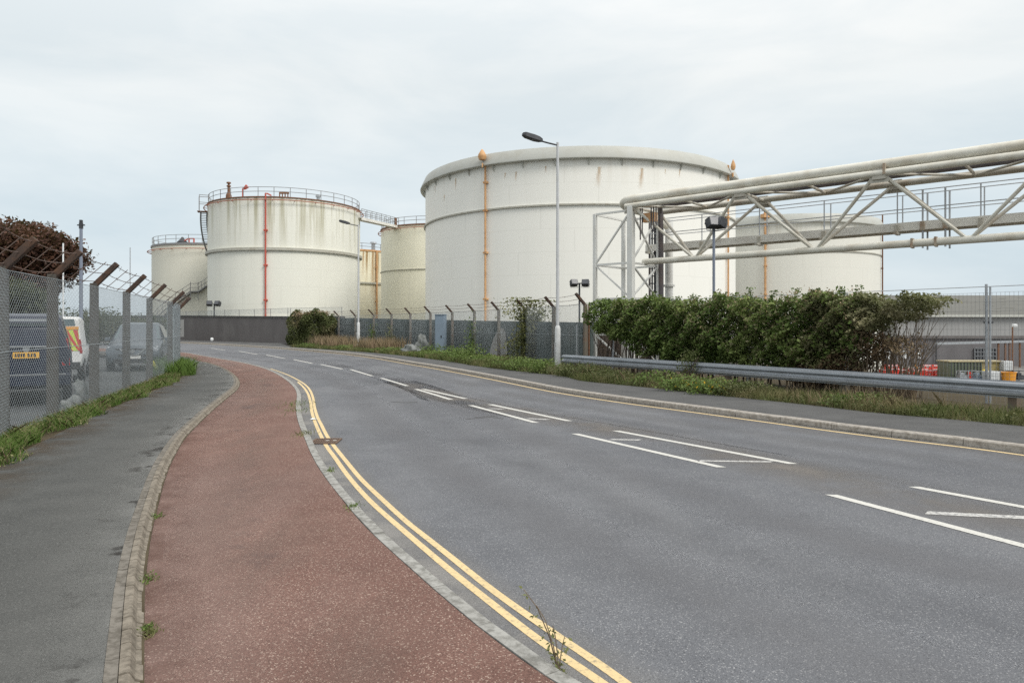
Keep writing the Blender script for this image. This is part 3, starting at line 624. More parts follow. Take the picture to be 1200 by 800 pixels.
# ------------------------------------------------------------------ pipe bridge
FD=np.array((.753,-.658,0.)); FN=np.array((.658,.753,0.)); FP=np.array((4.37,25.6,0.))
def bp(t,w,z): return tuple(FP+FD*t+FN*w+np.array((0,0,z)))
TE=22.0
br=thing('pipe_bridge','white tubular lattice pipe bridge reaching in from the right edge','pipe bridge',bp(0,1,0))
def tube_part(name,pts,r,mat,parent,n=12): m=MB(); m.tube(pts,r,n); return m.build(name,mat,parent,smooth=True)
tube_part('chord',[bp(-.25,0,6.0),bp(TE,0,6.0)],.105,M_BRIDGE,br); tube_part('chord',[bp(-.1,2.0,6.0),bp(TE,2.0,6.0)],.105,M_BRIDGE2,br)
tube_part('chord',[bp(-.1,1.0,4.02),bp(TE,1.0,4.02)],.115,M_BRIDGE,br,14)
nodes=[-.05+4.15*i for i in range(6)]
for i,tn in enumerate(nodes):
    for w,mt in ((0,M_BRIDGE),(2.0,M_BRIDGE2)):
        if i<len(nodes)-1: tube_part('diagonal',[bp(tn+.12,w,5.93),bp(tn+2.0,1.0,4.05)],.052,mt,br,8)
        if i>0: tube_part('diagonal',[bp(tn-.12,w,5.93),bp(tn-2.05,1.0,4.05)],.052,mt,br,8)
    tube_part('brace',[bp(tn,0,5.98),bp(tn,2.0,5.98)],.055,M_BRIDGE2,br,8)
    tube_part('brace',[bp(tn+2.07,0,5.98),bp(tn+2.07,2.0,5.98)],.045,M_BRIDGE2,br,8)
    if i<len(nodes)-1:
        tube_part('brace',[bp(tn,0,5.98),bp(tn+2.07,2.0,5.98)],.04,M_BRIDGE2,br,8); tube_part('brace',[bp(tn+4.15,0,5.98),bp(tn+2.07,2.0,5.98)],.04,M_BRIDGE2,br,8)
    for w in (0,2.0):
        m=MB(); p=bp(tn,w,0); m.box((p[0],p[1],5.97),(.34,.13,.30),math.atan2(FD[1],FD[0])); m.box((p[0],p[1],5.86),(.5,.025,.26),math.atan2(FD[1],FD[0])); m.build('gusset',M_BRIDGE2,br)
for tn in (nodes[2],nodes[4]):
    m=MB(); p=bp(tn+.15,.06,6.12); m.box((p[0],p[1],6.10),(.07,.345,.30),math.atan2(FD[1],FD[0])); m.build('pipe_clamp',M_SPL if tn in nodes else M_BRIDGE2,br)
# walkway on the far side
wk=None
m=MB(); m.bar(bp(-.8,2.4,4.70),bp(TE,2.4,4.70),.09,.26); m.bar(bp(-.8,3.1,4.70),bp(TE,3.1,4.70),.09,.26); wk=m.build('walkway_beam',M_BEAM,br)
m=MB(); m.bar(bp(-.8,2.75,4.80),bp(TE,2.75,4.80),.62,.04); m.build('walkway_deck',M_BRIDGE2,wk)
for w in (2.4,3.1):
    m=MB()
    for dz in (.42,.97): m.tube([bp(-.6,w,4.83+dz),bp(TE,w,4.83+dz)],.017,6)
    k_=0; tt=-.6
    while tt<TE: m.tube([bp(tt,w,4.75),bp(tt,w,5.8)],.02,6); tt+=2.2
    for tt in (8.9,9.5): m.tube([bp(tt,w,4.0),bp(tt,w,5.8)],.028,6)
    m.build('handrail',M_GALV,wk)
for tt in (-.6+2.2*i for i in range(10)):
    m=MB(); p=bp(tt,2.33,4.66); m.box(p,(.12,.06,.22),math.atan2(FD[1],FD[0])); m.box((p[0],p[1],p[2]-.16),(.1,.5,.08),math.atan2(FD[1],FD[0])); m.build('bracket',M_BRIDGE2,br)
m=MB(); 
for tt in (8.9,9.5): m.lathe([(.001,0),(.001,0)],3); m.box(bp(tt,1.0,4.02),(.06,.27,.28),math.atan2(FD[1],FD[0])); m.box(bp(tt,2.34,4.68),(.12,.06,.27),math.atan2(FD[1],FD[0]))
m.build('splice_flange',M_SPL,br)
# pipes lying on it
m=MB(); pts=[bp(TE,.12,6.26),bp(.6,.12,6.26)]
for a in np.linspace(0,PI*.62,9): pts.append(bp(-.0-.75*math.sin(a)*1.0,.12+.75*(1-math.cos(a)),6.26-.12*(1-math.cos(a))))
pts.append(bp(-.3,2.0,5.95)); pts.append(bp(-.2,3.0,5.6))
m.tube(pts,.155,14); tag(m.build('product_pipe',M_BRIDGE,smooth=True),'fat white pipe lying on top of the bridge, bent round at its left end','pipe')
m=MB(); m.tube([bp(.5,1.45,6.17),bp(TE,1.45,6.17)],.10,10); m.tube([bp(.5,1.45,6.17),bp(.3,1.55,6.10),bp(.22,1.75,5.9),bp(.2,1.85,0)],.10,10); tag(m.build('dark_pipe',M_DARKPIPE,smooth=True),'dark brown pipe running between the top chords of the bridge and down a corner','pipe')
m=MB(); m.tube([bp(.8,.8,6.12),bp(TE,.8,6.12)],.06,8); tag(m.build('thin_pipe',M_DARKPIPE,smooth=True),'thin dark pipe in the shade between the bridge chords','pipe')
# tower
tw=thing('bridge_tower','white steel lattice tower holding up the left end of the pipe bridge','support tower',bp(-.8,1,0))
legs={'A':(-1.6,0),'B':(-.02,0),'C':(-.02,2.0),'D':(-1.6,2.0)}
for k_,(a,b) in legs.items():
    m=MB(); w=.22 if k_=='B' else .13
    p=bp(a,b,0); m.bar((p[0],p[1],0),(p[0],p[1],5.98 if k_ in 'BC' else 5.86),w,w,up=FD); m.build('leg',M_STEELW,tw,bevel=.01)
lv=[1.28,2.62,3.92,5.84]; ed=[('A','B'),('B','C'),('C','D'),('D','A')]
for z in lv:
    for a,b in ed:
        m=MB(); m.bar(bp(*legs[a],z),bp(*legs[b],z),.07,.07); m.build('strut',M_STEELW,tw)
prev=0.1
for j,z in enumerate(lv):
    for a,b in ed:
        dd=[] if 'D' in (a,b) else [(a,b),(b,a)]
        if (a,b)==('A','B') and j==3: dd=[('A','B')]
        elif (a,b)==('A','B'): dd=[('B','A')]
        for u,v in dd:
            m=MB(); m.bar(bp(*legs[u],prev),bp(*legs[v],z),.075,.05); m.build('diagonal',M_STEELW,tw)
    prev=z
p=bp(-.02,0,1.1)
# risers by the tower
def riser(px,Y,r,z1,mat,label,name='riser_pipe'):
    X=(px-600)/F*Y; m=MB(); m.tube([(X,Y,-.05),(X,Y,z1)],r,10); m.lathe([(r,.9),(r*1.9,.9),(r*1.9,1.0),(r,1.0)],12,(X,Y)); m.lathe([(r,3.2),(r*1.5,3.2),(r*1.5,3.28),(r,3.28)],12,(X,Y)); tag(m.build(name,mat,smooth=True),label,'pipe',None)
riser(784,28.4,.16,5.9,M_STEELW,'widest pale riser pipe behind the tower, rising to the pipe bridge'); riser(776,28.6,.06,5.9,M_STEELW,'slim white riser pipe just left of the widest riser behind the tower')
cx,cy=(766-600)/F*28.0,28.0
t=thing('cable_ladder','dark rusty cable ladder standing upright behind the bridge tower','cable ladder',(cx,cy,0))
m=MB()
for dx in (-.16,.16): m.bar((cx+dx,cy,0),(cx+dx,cy,6.0),.05,.08)
m.build('rail',M_DARKPIPE,t); m=MB()
for i in range(19): m.bar((cx-.16,cy,.3+i*.3),(cx+.16,cy,.3+i*.3),.04,.04)
m.build('rung',M_DARKPIPE,t); m=MB()
for dx in (-.07,.03,.09): m.tube([(cx+dx,cy-.05,0),(cx+dx,cy-.05,5.9)],.035,6)
m.build('cable',M_DARK,t)
m=MB(); m.box(bp(.55,.35,5.55),(.5,.25,.32),math.atan2(FD[1],FD[0])); 
tb=tag(m.build('junction_box',M_ORANGE),'rusty orange junction box slung under the left end of the bridge','junction box')
m=MB()
for tt,l in ((.25,1.15),(.33,.95),(.7,.8),(.8,.9),(.9,.7)): m.tube([bp(tt,.2,5.9),bp(tt,.2,5.9-l)],.025,5)
m.build('hanging_conduit',M_DARKPIPE,tb)

# ------------------------------------------------------------------ lamps
def street_lamp(base,H,armlen,label,dirv,s=1.0):
    x,y=base; t=thing('street_lamp',label,'street lamp',(x,y,.08),0,'street lamps along the pavement')
    tube_part('column',[(x,y,1.45*s),(x,y,H-.3),(x,y,H)],[.058,.045,.045],M_LAMPC,t)
    m=MB(); m.lathe([(.10,0),(.10,1.5*s),(.088,1.56*s),(.06,1.62*s)],14,(x,y)); b=m.build('sleeve',M_LAMPB,t,smooth=True)
    m=MB(); m.box((x-.098,y-.02,.75*s),(.02,.10,.55*s)); m.build('access_door',M_LAMPC,b)
    d=np.array((dirv[0],dirv[1],0.)); e=np.array((x,y,H-.1))
    tube_part('arm',[e,e+d*.35+(0,0,.06),e+d*.7+(0,0,.13)],.03,M_DARK,t,8)
    h=e+d*.55+np.array((0,0,.12)); n=np.array((-d[1],d[0],0)); m=MB(); rings=[]
    for q,w,z0,z1 in ((0,.06,-.03,.06),(.12,.13,-.05,.10),(.3,.16,-.05,.12),(.62,.15,-.01,.14),(.72,.10,.03,.11)):
        o=h+d*q+np.array((0,0,q*.16)); rings.append([tuple(o+n*w+(0,0,z0)),tuple(o+n*w*.9+(0,0,z1)),tuple(o-n*w*.9+(0,0,z1)),tuple(o-n*w+(0,0,z0))])
    m.loft(rings); hd=m.build('lamp_head',M_DARK,t,bevel=.01)
    m=MB(); m.quad(*[tuple(h+d*q+n*w+np.array((0,0,-.053+max(0,q-.3)*.16+q*.16))) for q,w in ((.32,.11),(.6,.10),(.6,-.10),(.32,-.11))]); m.build('lamp_glass',M_GLASSL,hd)
lx,ly=G(653.5,433,.08); street_lamp((lx,ly),1.6+(HZ-167)*ly/F,1,'tall grey street lamp standing in front of the big white tank',(-.97,-.24))
lx,ly=G(420,408.5,.08); street_lamp((lx,ly),1.6+(HZ-263)*ly/F,1,'far thin street lamp in front of the cream tank with the red pipe',(-.97,-.24),1.15)
def flood(label,loc,H,heads,r=.04,mat=None,spread=.45,sz=.3,tilt=.5):
    t=thing('floodlight_post',label,'floodlight post',loc); x,y,z0=loc; mat=mat or M_BLUEP
    tube_part('post',[(x,y,z0),(x,y,z0+H)],r,mat,t,10)
    m=MB(); m.bar((x-spread,y,z0+H),(x+spread,y,z0+H),.05,.05); m.build('crossbar',M_DARK,t)
    for s,rz in heads:
        c=Vector((x+s*spread,y-.06,z0+H-.02)); m=MB(); R3=Matrix.Rotation(rz,3,'Z')@Matrix.Rotation(-tilt,3,'X')
        rg=[]
        for yy,w,h in ((-.18,1.0,.8),(.02,1.0,.85),(.14,.55,.5)):
            rg.append([tuple(c+R3@Vector((a*sz*w,yy*sz/.3,b*sz*h))) for a,b in ((-.5,-.5),(.5,-.5),(.5,.5),(-.5,.5))])
        m.loft(rg); hd=m.build('lamp_head',M_DARK,t,bevel=.012)
        m=MB(); m.quad(*[tuple(c+R3@Vector((a*sz*.86,-.182*sz/.3-.002,b*sz*.68))) for a,b in ((-.5,-.5),(.5,-.5),(.5,.5),(-.5,.5))]); m.build('lamp_glass',M_GLASSL,hd)
        m=MB(); m.tube([c+R3@Vector((-.56*sz,0,0)),c+R3@Vector((-.56*sz,0,-.62*sz)),c+R3@Vector((.56*sz,0,-.62*sz)),c+R3@Vector((.56*sz,0,0))],.012,5); m.build('yoke',M_DARK,hd)
X,Y,Z=at(836.5,262,21.6); flood('blue grey floodlight post rising from the hedge below the pipe bridge, two dark lamps',(X,Y,0),Z,((-.35,.3),(.75,-1.0)),.042,None,.28,.36,.35)
X,Y,Z=at(679,332,34); flood('low twin floodlight post in the terminal between street lamp and bridge tower',(X,Y,0),Z,((-1,.3),(1,-.3)),.045,M_DARK,.3,.34)
X,Y,Z=at(251,356,80); flood('tiny twin floodlight post behind the grey wall, in front of the far left tanks',(X,Y,0),Z,((-1,.3),(1,-.3)),.07,M_DARK,.5,.6)

# ------------------------------------------------------------------ fences
def chain(path,z0,z1,p=.072,r=.0022):
    m=MB(); s0=0; H=z1-z0
    for a,b in zip(path,path[1:]):
        a=np.array(a);b=np.array(b);L=np.linalg.norm(b-a);d=(b-a)/L; nn=np.array((-d[1],d[0]))
        def pt(u,z): q=a+d*(u-s0); return (q[0],q[1],z0+z)
        for sg in (1,-1):
            k0=int(math.floor((s0-(H if sg>0 else 0))/p))-1; k1=int(math.ceil((s0+L+(0 if sg>0 else H))/p))+1
            for k in range(k0,k1):
                # u = k*p + sg*z
                lo,hi=s0,s0+L
                za=(lo-k*p)*sg; zb=(hi-k*p)*sg
                A=max(0,min(za,zb)); B=min(H,max(za,zb))
                if B-A<.01: continue
                P=Vector(pt(k*p+sg*A,A));Q=Vector(pt(k*p+sg*B,B)); off=Vector((nn[0],nn[1],0))*(.003*sg); e=(Q-P).normalized(); c=e.cross(Vector((nn[0],nn[1],0)))*r; f=Vector((nn[0],nn[1],0))*r; n=len(m.v)
                for w in (P+off,Q+off): m.v+=[tuple(w+c),tuple(w-c*.5+f),tuple(w-c*.5-f)]
                m.f+=[(n,n+1,n+4,n+3),(n+1,n+2,n+5,n+4),(n+2,n,n+3,n+5)]
        s0+=L
    return m
def post(parent,p,H,w,arm,armlen,pm,am,z0=-.1):
    m=MB(); x,y=p; rz=math.atan2(arm[1],arm[0])
    rings=[]
    for z,q in ((z0,w),(H,w*.86)): rings.append([tuple(np.array((x,y,z))+np.array((math.cos(rz)*a-math.sin(rz)*b,math.sin(rz)*a+math.cos(rz)*b,0))*q/2) for a,b in ((-1,-1),(1,-1),(1,1),(-1,1))])
    m.loft(rings); o=m.build('post',pm,parent,bevel=.012)
    a=np.array((arm[0],arm[1],0.)); m=MB(); m.bar(np.array((x,y,H-.05)),np.array((x,y,H))+a*armlen*.72+np.array((0,0,armlen*.70)),w*.62,w*.78,up=(-arm[1],arm[0],0)); m.build('cranked_arm',am,o,bevel=.01)
    return np.array((x,y,H))+a*armlen*.72+np.array((0,0,armlen*.70))
def strands(parent,pts,tips,mat,r=.006,n=3,ties=True):
    for s in range(n):
        t=(s+.25)/(n-.5) if n>1 else .5
        m=MB(); L=[]
        for a,b in zip(pts,tips): L.append(tuple(np.array(a)+(np.array(b)-np.array(a))*min(1,t)))
        for a,b in zip(L,L[1:]):
            A=np.array(a);B=np.array(b); q=[tuple(A+(B-A)*i/6-np.array((0,0,.05*math.sin(PI*i/6)))) for i in range(7)]; m.tube(q,r,4)
            for i in range(1,int(np.linalg.norm(B-A)/.25)):
                c=A+(B-A)*i*.25/np.linalg.norm(B-A)-np.array((0,0,.05*math.sin(PI*i*.25/np.linalg.norm(B-A)))); v=rng.normal(size=3)*.02; m.tube([c-v,c+v],r*.7,3)
        m.build('barbed_wire',mat,parent)
    if ties:
        for i in range(len(pts)-1):
            for f in (.33,.66):
                m=MB()
                a=np.array(pts[i])*(1-f)+np.array(pts[i+1])*f-np.array((0,0,.04)); b=np.array(tips[i])*(1-f)+np.array(tips[i+1])*f-np.array((0,0,.04)); m.tube([a,b],r,4); m.build('wire_tie',mat,parent)
# left fence
fl=thing('chain_link_fence','tall chain link fence with rusty cranked post tops along the left footpath','fence',(-8.18,13.7,0))
armd=np.array((.95,.31)); pts=[];tips=[]
hs=[2.42,2.42,2.42,2.45,2.44,2.42,2.36,2.30,2.22]
for p,h in zip(FEN_L,hs):
    tip=post(fl,p,h,.155,armd,.56,M_POST,M_RUSTA); pts.append((p[0],p[1],h)); tips.append(tuple(tip))
strands(fl,pts,tips,M_WIRER,.0065)
fo=[(p[0]+.09,p[1]+.02) for p in FEN_L]
chain(fo,.10,2.36,.080,.0019).build('wire_mesh',M_WIRE,fl)
m=MB()
for z in (2.36,1.25,.15): m.tube([(p[0],p[1],z) for p in fo],.006,4)
m.build('line_wire',M_WIRE,fl)
m=MB(); p=np.array(FEN_L[2]); m.bar((p[0]-.1,p[1]-.4,1.9),(p[0]+.45,p[1]-1.5,.05),.10,.10); m.build('brace_strut',M_POSTR,fl)
m=MB(); m.bar((-6.55,8.8,0),(-6.55,8.8,2.35),.05,.05); m.build('steel_stake',M_GALV,fl)
# gate leaf at the far end, angled
gt=thing('gate_post','pale galvanised gate end post with a white notice where the left fence stops','gate post',(-12.22,25.15,0))
m=MB(); m.box((-12.22,25.15,1.15),(.28,.28,2.3),.3); m.build('box_post',M_GATE,gt,bevel=.01)
m=MB(); m.box((-12.14,25.0,1.72),(.11,.012,.62),.3); m.build('notice',M_NOTICE,gt)
sg=thing('mesh_gate','weld mesh gate leaf folded back between fence end and gate post','gate',(-11.5,23.6,0))
GPTS=[(-10.95,22.6),(-12.05,24.95)]
chain(GPTS,.15,2.2,.05,.003).build('wire_mesh',M_GATE,sg)
m=MB(); a,b=GPTS
for z in (.15,1.2,2.2): m.tube([(a[0],a[1],z),(b[0],b[1],z)],.022,6)
for q in (a,b): m.tube([(q[0],q[1],.05),(q[0],q[1],2.25)],.028,6)
m.build('gate_frame',M_GATE,sg)
# right fence
fr=[(375,57.3),(397,55.5),(416.5,53),(438,50.5),(459,48.2),(481,46),(504.5,43),(530,40.5),(556,38),(584.5,35),(615,32),(649,29),(686,26)]
FR=[((a-600)/F*d,d) for a,d in fr]
f2=thing('chain_link_fence','chain link fence with cranked posts in front of the dark green panel wall','fence',(FR[6][0],FR[6][1],0))
pts=[];tips=[]; armr=np.array((-.94,-.34))
for p in FR: tips.append(tuple(post(f2,p,2.42,.15,armr,.55,M_POSTR,M_RUSTA))); pts.append((p[0],p[1],2.42))
strands(f2,pts,tips,M_WIRER,.007,3,False)
chain([(p[0]-.09,p[1]-.03) for p in FR],.1,2.4,.075,.0022).build('wire_mesh',M_WIRE,f2)
m=MB()
for z in (2.4,1.25): m.tube([(p[0]-.09,p[1]-.03,z) for p in FR],.006,4)
m.build('line_wire',M_WIRE,f2)
m=MB(); x,y=FR[-1]; m.tube([(x+.14,y+.1,0),(x+.14,y+.1,2.42)],.035,6); m.build('end_stake',M_RUST,f2)
m=MB(); x,y=(676-600)/F*26.5,26.5; m.tube([(x,y,0),(x,y,1.65)],.03,6); tag(m.build('steel_stake',M_GALV),'thin pale steel stake by the last cranked post of the right fence','stake')
# walls
GW=[(p[0]+.42,p[1]+.16) for p in FR]; GW[-1]=(3.05,26.2)
gw_=thing('panel_wall','dark green panelled boundary wall behind the cranked fence','wall',(GW[6][0],GW[6][1],0)); m=MB(); A=[np.array(p) for p in GW]; B=offs(A,-.12)
tops=[2.28,2.24,2.2,2.14,2.08,2.02,1.98,1.93,1.88,1.84,1.80,1.76,1.72]
rings=[[(a[0],a[1],-.1),(a[0],a[1],h),(b[0],b[1],h),(b[0],b[1],-.1)] for a,b,h in zip(A,B,tops)]; m.loft(rings); m.build('wall_panel',M_GWALL,gw_)
m=MB(); rings=[[(a[0]-.04,a[1]-.02,h-.08),(a[0]-.04,a[1]-.02,h+.01),(b[0]+.04,b[1],h+.01),(b[0]+.04,b[1],h-.08)] for a,b,h in zip(A,B,tops)]; m.loft(rings); m.build('capping',M_COPE,gw_)
m=MB()
for i in range(len(A)-1):
    L=np.linalg.norm(A[i+1]-A[i]); 
    for j in range(int(L/.3)):
        t=(j+.5)/int(L/.3); p=A[i]+(A[i+1]-A[i])*t; h=tops[i]+(tops[i+1]-tops[i])*t; d=(A[i+1]-A[i])/L; n=np.array((-d[1],d[0])); p=p-n*.132
        m.box((p[0],p[1],h/2-.08),(.03,.05,h-.1),math.atan2(n[1],n[0]))
m.build('wall_rib',M_GWALL,gw_)
# pale render patch at the foot of the wall
m=MB(); ax,ay=GW[9]; d=np.array(GW[10])-np.array(GW[9]); d=d/np.linalg.norm(d); n=np.array((-d[1],d[0])); 
dB=np.array(GW[9])-np.array(GW[8]); dB=dB/np.linalg.norm(dB); m2=[(-1.9,.15),(-1.2,1.0),(-.5,1.42),(.05,1.45),(.25,1.2),(.4,.4),(.45,.15)]
m2=[(-1.9,.1),(-1.3,.95),(-.7,1.42),(0,1.5),(.28,1.25),(.45,.5),(.5,.1)]
for a_,b_ in zip(m2,m2[1:]):
    m.quad(*[(ax+(dB if a<0 else d)[0]*a-n[0]*.20,ay+(dB if a<0 else d)[1]*a-n[1]*.20,z) for a,z in ((a_[0],.0),(b_[0],.0),b_,a_)])
m.build('pale_patch',M_PATCH,gw_)
bw=[(3.1,26.9),(3.6,29.6),(8.6,29.2)]
t=thing('brick_wall','low brown brick wall behind the bridge tower and the hedge','wall',(3.6,29.6,0)); m=MB()
A=[np.array(p) for p in bw]; B=offs(A,-.22); rings=[[(a[0],a[1],-.1),(a[0],a[1],1.64),(b[0],b[1],1.64),(b[0],b[1],-.1)] for a,b in zip(A,B)]; m.loft(rings); m.build('brickwork',M_BRICK,t)
m=MB(); rings=[[(a[0],a[1]-.04,1.643),(a[0],a[1]-.04,1.70),(b[0],b[1]+.04,1.70),(b[0],b[1]+.04,1.643)] for a,b in zip(A,B)]; m.loft(rings); m.build('coping',M_KERB2,t)
# grey rendered wall far left
gl_=thing('rendered_wall','long grey rendered wall with dark coping at the far bend of the road','wall',(-20,61.5,0)); m=MB(); WB=[(-14.2,58.4),(-19.7,61.5),(-36.9,77.2),(-62,96)]
A=[np.array(p) for p in WB]; B=offs(A,-.3); tp_=[2.25,2.30,2.62,2.8]; m.loft([[(a[0],a[1],-.1),(a[0],a[1],h),(b[0],b[1],h),(b[0],b[1],-.1)] for a,b,h in zip(A,B,tp_)]); m.build('wall_face',M_WALL,gl_)
m=MB(); m.loft([[(a[0]-.05,a[1]-.05,h+.003),(a[0]-.05,a[1]-.05,h+.16),(b[0]+.05,b[1]+.05,h+.16),(b[0]+.05,b[1]+.05,h+.003)] for a,b,h in zip(A,B,tp_)]); m.build('coping',M_COPE,gl_)
m=MB(); d=(A[2]-A[1])/np.linalg.norm(A[2]-A[1]); n=np.array((-d[1],d[0]))
for sgn in (1,-1): 
    q=[A[2]+d*-.4+n*.02*sgn,A[2]+d*-1.75+n*.02*sgn]; m.quad((*q[0],.42),(*q[1],.42),(*q[1],2.3),(*q[0],2.3))
m.build('pale_patch',M_PATCH,gl_)
m=MB(); 
WT=[(a[0],a[1]) for a in A]; mm=chain(WT[:3],2.7,3.15,.12,.004); mm.build('top_mesh',M_WIRE,gl_)
m=MB()
for i in range(3):
    L=np.linalg.norm(A[i+1]-A[i])
    for j in range(int(L/3)+1): p=A[i]+(A[i+1]-A[i])*j*3/L; m.tube([(p[0],p[1],2.3),(p[0],p[1],3.2)],.025,5)
m.tube([(a[0],a[1],3.17) for a in A],.012,4); m.build('top_rail',M_RAILW,gl_)
# cabinet
cx,cy=G(516.5,413,.08); t=thing('utility_cabinet','tall blue grey utility cabinet standing against the cranked fence','cabinet',(cx,cy,.06)); h=1.6+(HZ-369)*cy/F
m=MB(); m.box((cx,cy,h/2),(.56,.4,h),-.35); m.build('casing',M_CABI,t,bevel=.015); 
m=MB(); R3=Matrix.Rotation(-.35,3,'Z'); p=Vector((cx,cy,h*.5))+R3@Vector((0,-.212,0)); m.box(p,(.48,.02,h*.88),-.35); d_=m.build('door',M_CABI,t,bevel=.006)
p=Vector((cx,cy,h*.45))+R3@Vector((.14,-.235,0)); m=MB(); m.box(p,(.05,.03,.14),-.35); m.build('handle',M_DARK,d_)
m=MB(); m.box((cx,cy,h+.02),(.62,.46,.04),-.35); m.build('lid',M_CABI,t)

# ------------------------------------------------------------------ crash barrier
RA=np.array((1.73,23.6)); RD=np.array((.519,-.854)); RN=np.array((.854,.519))
cb_=thing('crash_barrier','long grey corrugated steel crash barrier along the right verge','crash barrier',(5,18,.08))
prof=[(.0,.29),(.0,.27),(.075,.245),(.08,.205),(.02,.17),(.012,.145),(.02,.12),(.08,.085),(.075,.045),(0,.02),(0,0)]
m=MB(); 
rg=[]
for q in (0.0,16.5):
    p=RA+RD*q
    rg.append([(p[0]-RN[0]*a,p[1]-RN[1]*a,.36+z) for a,z in prof]+[(p[0]-RN[0]*(a-.006),p[1]-RN[1]*(a-.006),.36+z) for a,z in prof[::-1]])
m.loft(rg); m.build('rail_beam',M_BARR,cb_)
m=MB()
for q in (2.2,5.4,8.6,11.8,15.0):
    m=MB(); p=RA+RD*q; m.loft([[ (p[0]-RN[0]*(a+.004)+RD[0]*e,p[1]-RN[1]*(a+.004)+RD[1]*e,.36+z) for a,z in prof]+[(p[0]-RN[0]*(a+.001)+RD[0]*e,p[1]-RN[1]*(a+.001)+RD[1]*e,.36+z) for a,z in prof[::-1]] for e in (-.12,.12)]); m.build('splice',M_BARR,cb_)
for q in (.6,3.8,7.0,10.2,13.4):
    p=RA+RD*q+RN*.09; m=MB(); m.box((p[0],p[1],.28),(.14,.16,.62),math.atan2(RD[1],RD[0])); m.build('post',M_POSTR if q!=10.2 else M_POST,cb_)
# weld mesh fence + far right
RF=lambda q,o=1.25:(RA+RD*q+RN*o)
wf=thing('weld_mesh_fence','weld mesh fence panel with thin steel posts beside the hedge on the right','fence',(*RF(11),.08))
m=MB(); z0,z1=.1,2.25
for i in range(int(17/.075)):
    p=RF(i*.075); m.bar((p[0],p[1],z0),(p[0],p[1],z1),.0032,.0032)
for j in range(13):
    z=z0+j*(z1-z0)/12; a=RF(0);b=RF(17); m.bar((a[0],a[1],z),(b[0],b[1],z),.0042,.0042)
m.build('wire_mesh',M_RAILW,wf)
for q in (1,3.8,6.6,9.4,12.4,15.4):
    p=RF(q,1.30); m=MB(); m.tube([(p[0],p[1],0),(p[0],p[1],2.42)],.024,6); m.tube([(p[0]+RD[0]*.07,p[1]+RD[1]*.07,0),(p[0]+RD[0]*.07,p[1]+RD[1]*.07,2.36)],.018,6); m.build('post',M_GALV,wf)
m=MB(); m.tube([RF(0,1.3).tolist()+[2.40],RF(17,1.3).tolist()+[2.36]],.008,4); m.build('line_wire',M_GALV,wf)

# ------------------------------------------------------------------ vegetation
def tubes_branch(pts_list,mat,name,parent):
    m=MB()
    for pts,r0,r1 in pts_list:
        n=len(pts); m.tube(pts,[r0+(r1-r0)*i/(n-1) for i in range(n)],5)
    return m.build(name,mat,parent)
def nz(x,s,ph=0):  # cheap smooth noise
    return (np.sin(x*s+ph)+.6*np.sin(x*s*2.3+1.7*ph+1)+.4*np.sin(x*s*4.9+2.1+ph))/2
# hedge along the mesh fence: q = distance along, o = offset
def hedge_points(n,q0,q1,zlo,ztop,front,back,shell=.75,seed=0,ragged=False):
    out=[]; c=0
    rs=np.random.default_rng(seed)
    while c<n:
        k=n*2; q=rs.uniform(q0,q1,k); z=rs.uniform(0,3,k); u=rs.uniform(0,1,k)
        u=np.where(rs.uniform(0,1,k)<shell,u**2.6,u)
        zt=ztop(q)-.17+.15*nz(q,2.1,1)+.09*nz(q,6.3); zl=zlo(q)+.16*nz(q,1.7,3)+.14*nz(q,5.3,1)
        lump=.30*nz(q*1.3+z*1.9,2.2,.5)+.26*nz(q*2.6-z*3.3,2.4,2)
        h=(z-zl)/(zt-zl+1e-6); bulge=np.sqrt(np.clip(1-(np.abs(h-.55)/.62)**3,0,1))
        f=front-.0+lump*.9; wdt=(back-f); o=f*1.0+(1-bulge)*.45+u*(wdt-(1-bulge)*.45)
        ok=(z>zl)&(z<zt)&(o<back); gap=nz(q*3.1+5,1.3)+nz(z*4.1+q,1.9,3); ok&=~((gap>1.3)&(u<.3))
        if ragged: ok&=rs.uniform(0,1,k)<np.clip((q1-q)/1.1+.25*np.sin(z*7),0,1)
        q,z,o=q[ok],z[ok],o[ok]; P=np.stack([RA[0]+RD[0]*q+RN[0]*o,RA[1]+RD[1]*q+RN[1]*o,z],1); out.append(P); c+=len(P)
    return np.concatenate(out)[:n]
hg=thing('hedge','big dark green hedge grown over the fence behind the crash barrier','hedge',(*RF(5.5,1.1),.08))
P=hedge_points(56000,.7,10.5,lambda q:np.interp(q,[-.8,.3,1.5,2.8,4.2,8,10.2],[1.95,1.65,1.35,.75,.5,.55,1.15]),lambda q:np.interp(q,[-.8,0,4,10.2],[2.5,2.62,2.52,2.40]),.55,1.75,seed=1,ragged=True)
leaves('foliage',P,.085,M_HEDGE,hg)
P=hedge_points(6500,.7,10.2,lambda q:np.interp(q,[.7,2,4,10.2],[1.7,1.2,.7,.9]),lambda q:np.interp(q,[0,4,10.2],[2.66,2.58,2.46]),.42,1.2,shell=.95,seed=21)
leaves('outer_foliage',P,.105,M_WEED,hg)
P=hedge_points(1500,5.0,10.2,lambda q:q*0+1.3,lambda q:q*0+2.62,.42,1.0,shell=1.0,seed=22)
leaves('seed_heads',P,.055,M_STRAW,hg)
P=hedge_points(9000,2.0,10.2,lambda q:np.interp(q,[2,4,10.2],[1.6,1.1,.6]),lambda q:np.interp(q,[2,4,10.2],[2.55,2.54,2.46]),.45,1.5,shell=.95,seed=11)
leaves('blossom_foliage',P,.075,M_HEDGE2,hg)
br_=[]
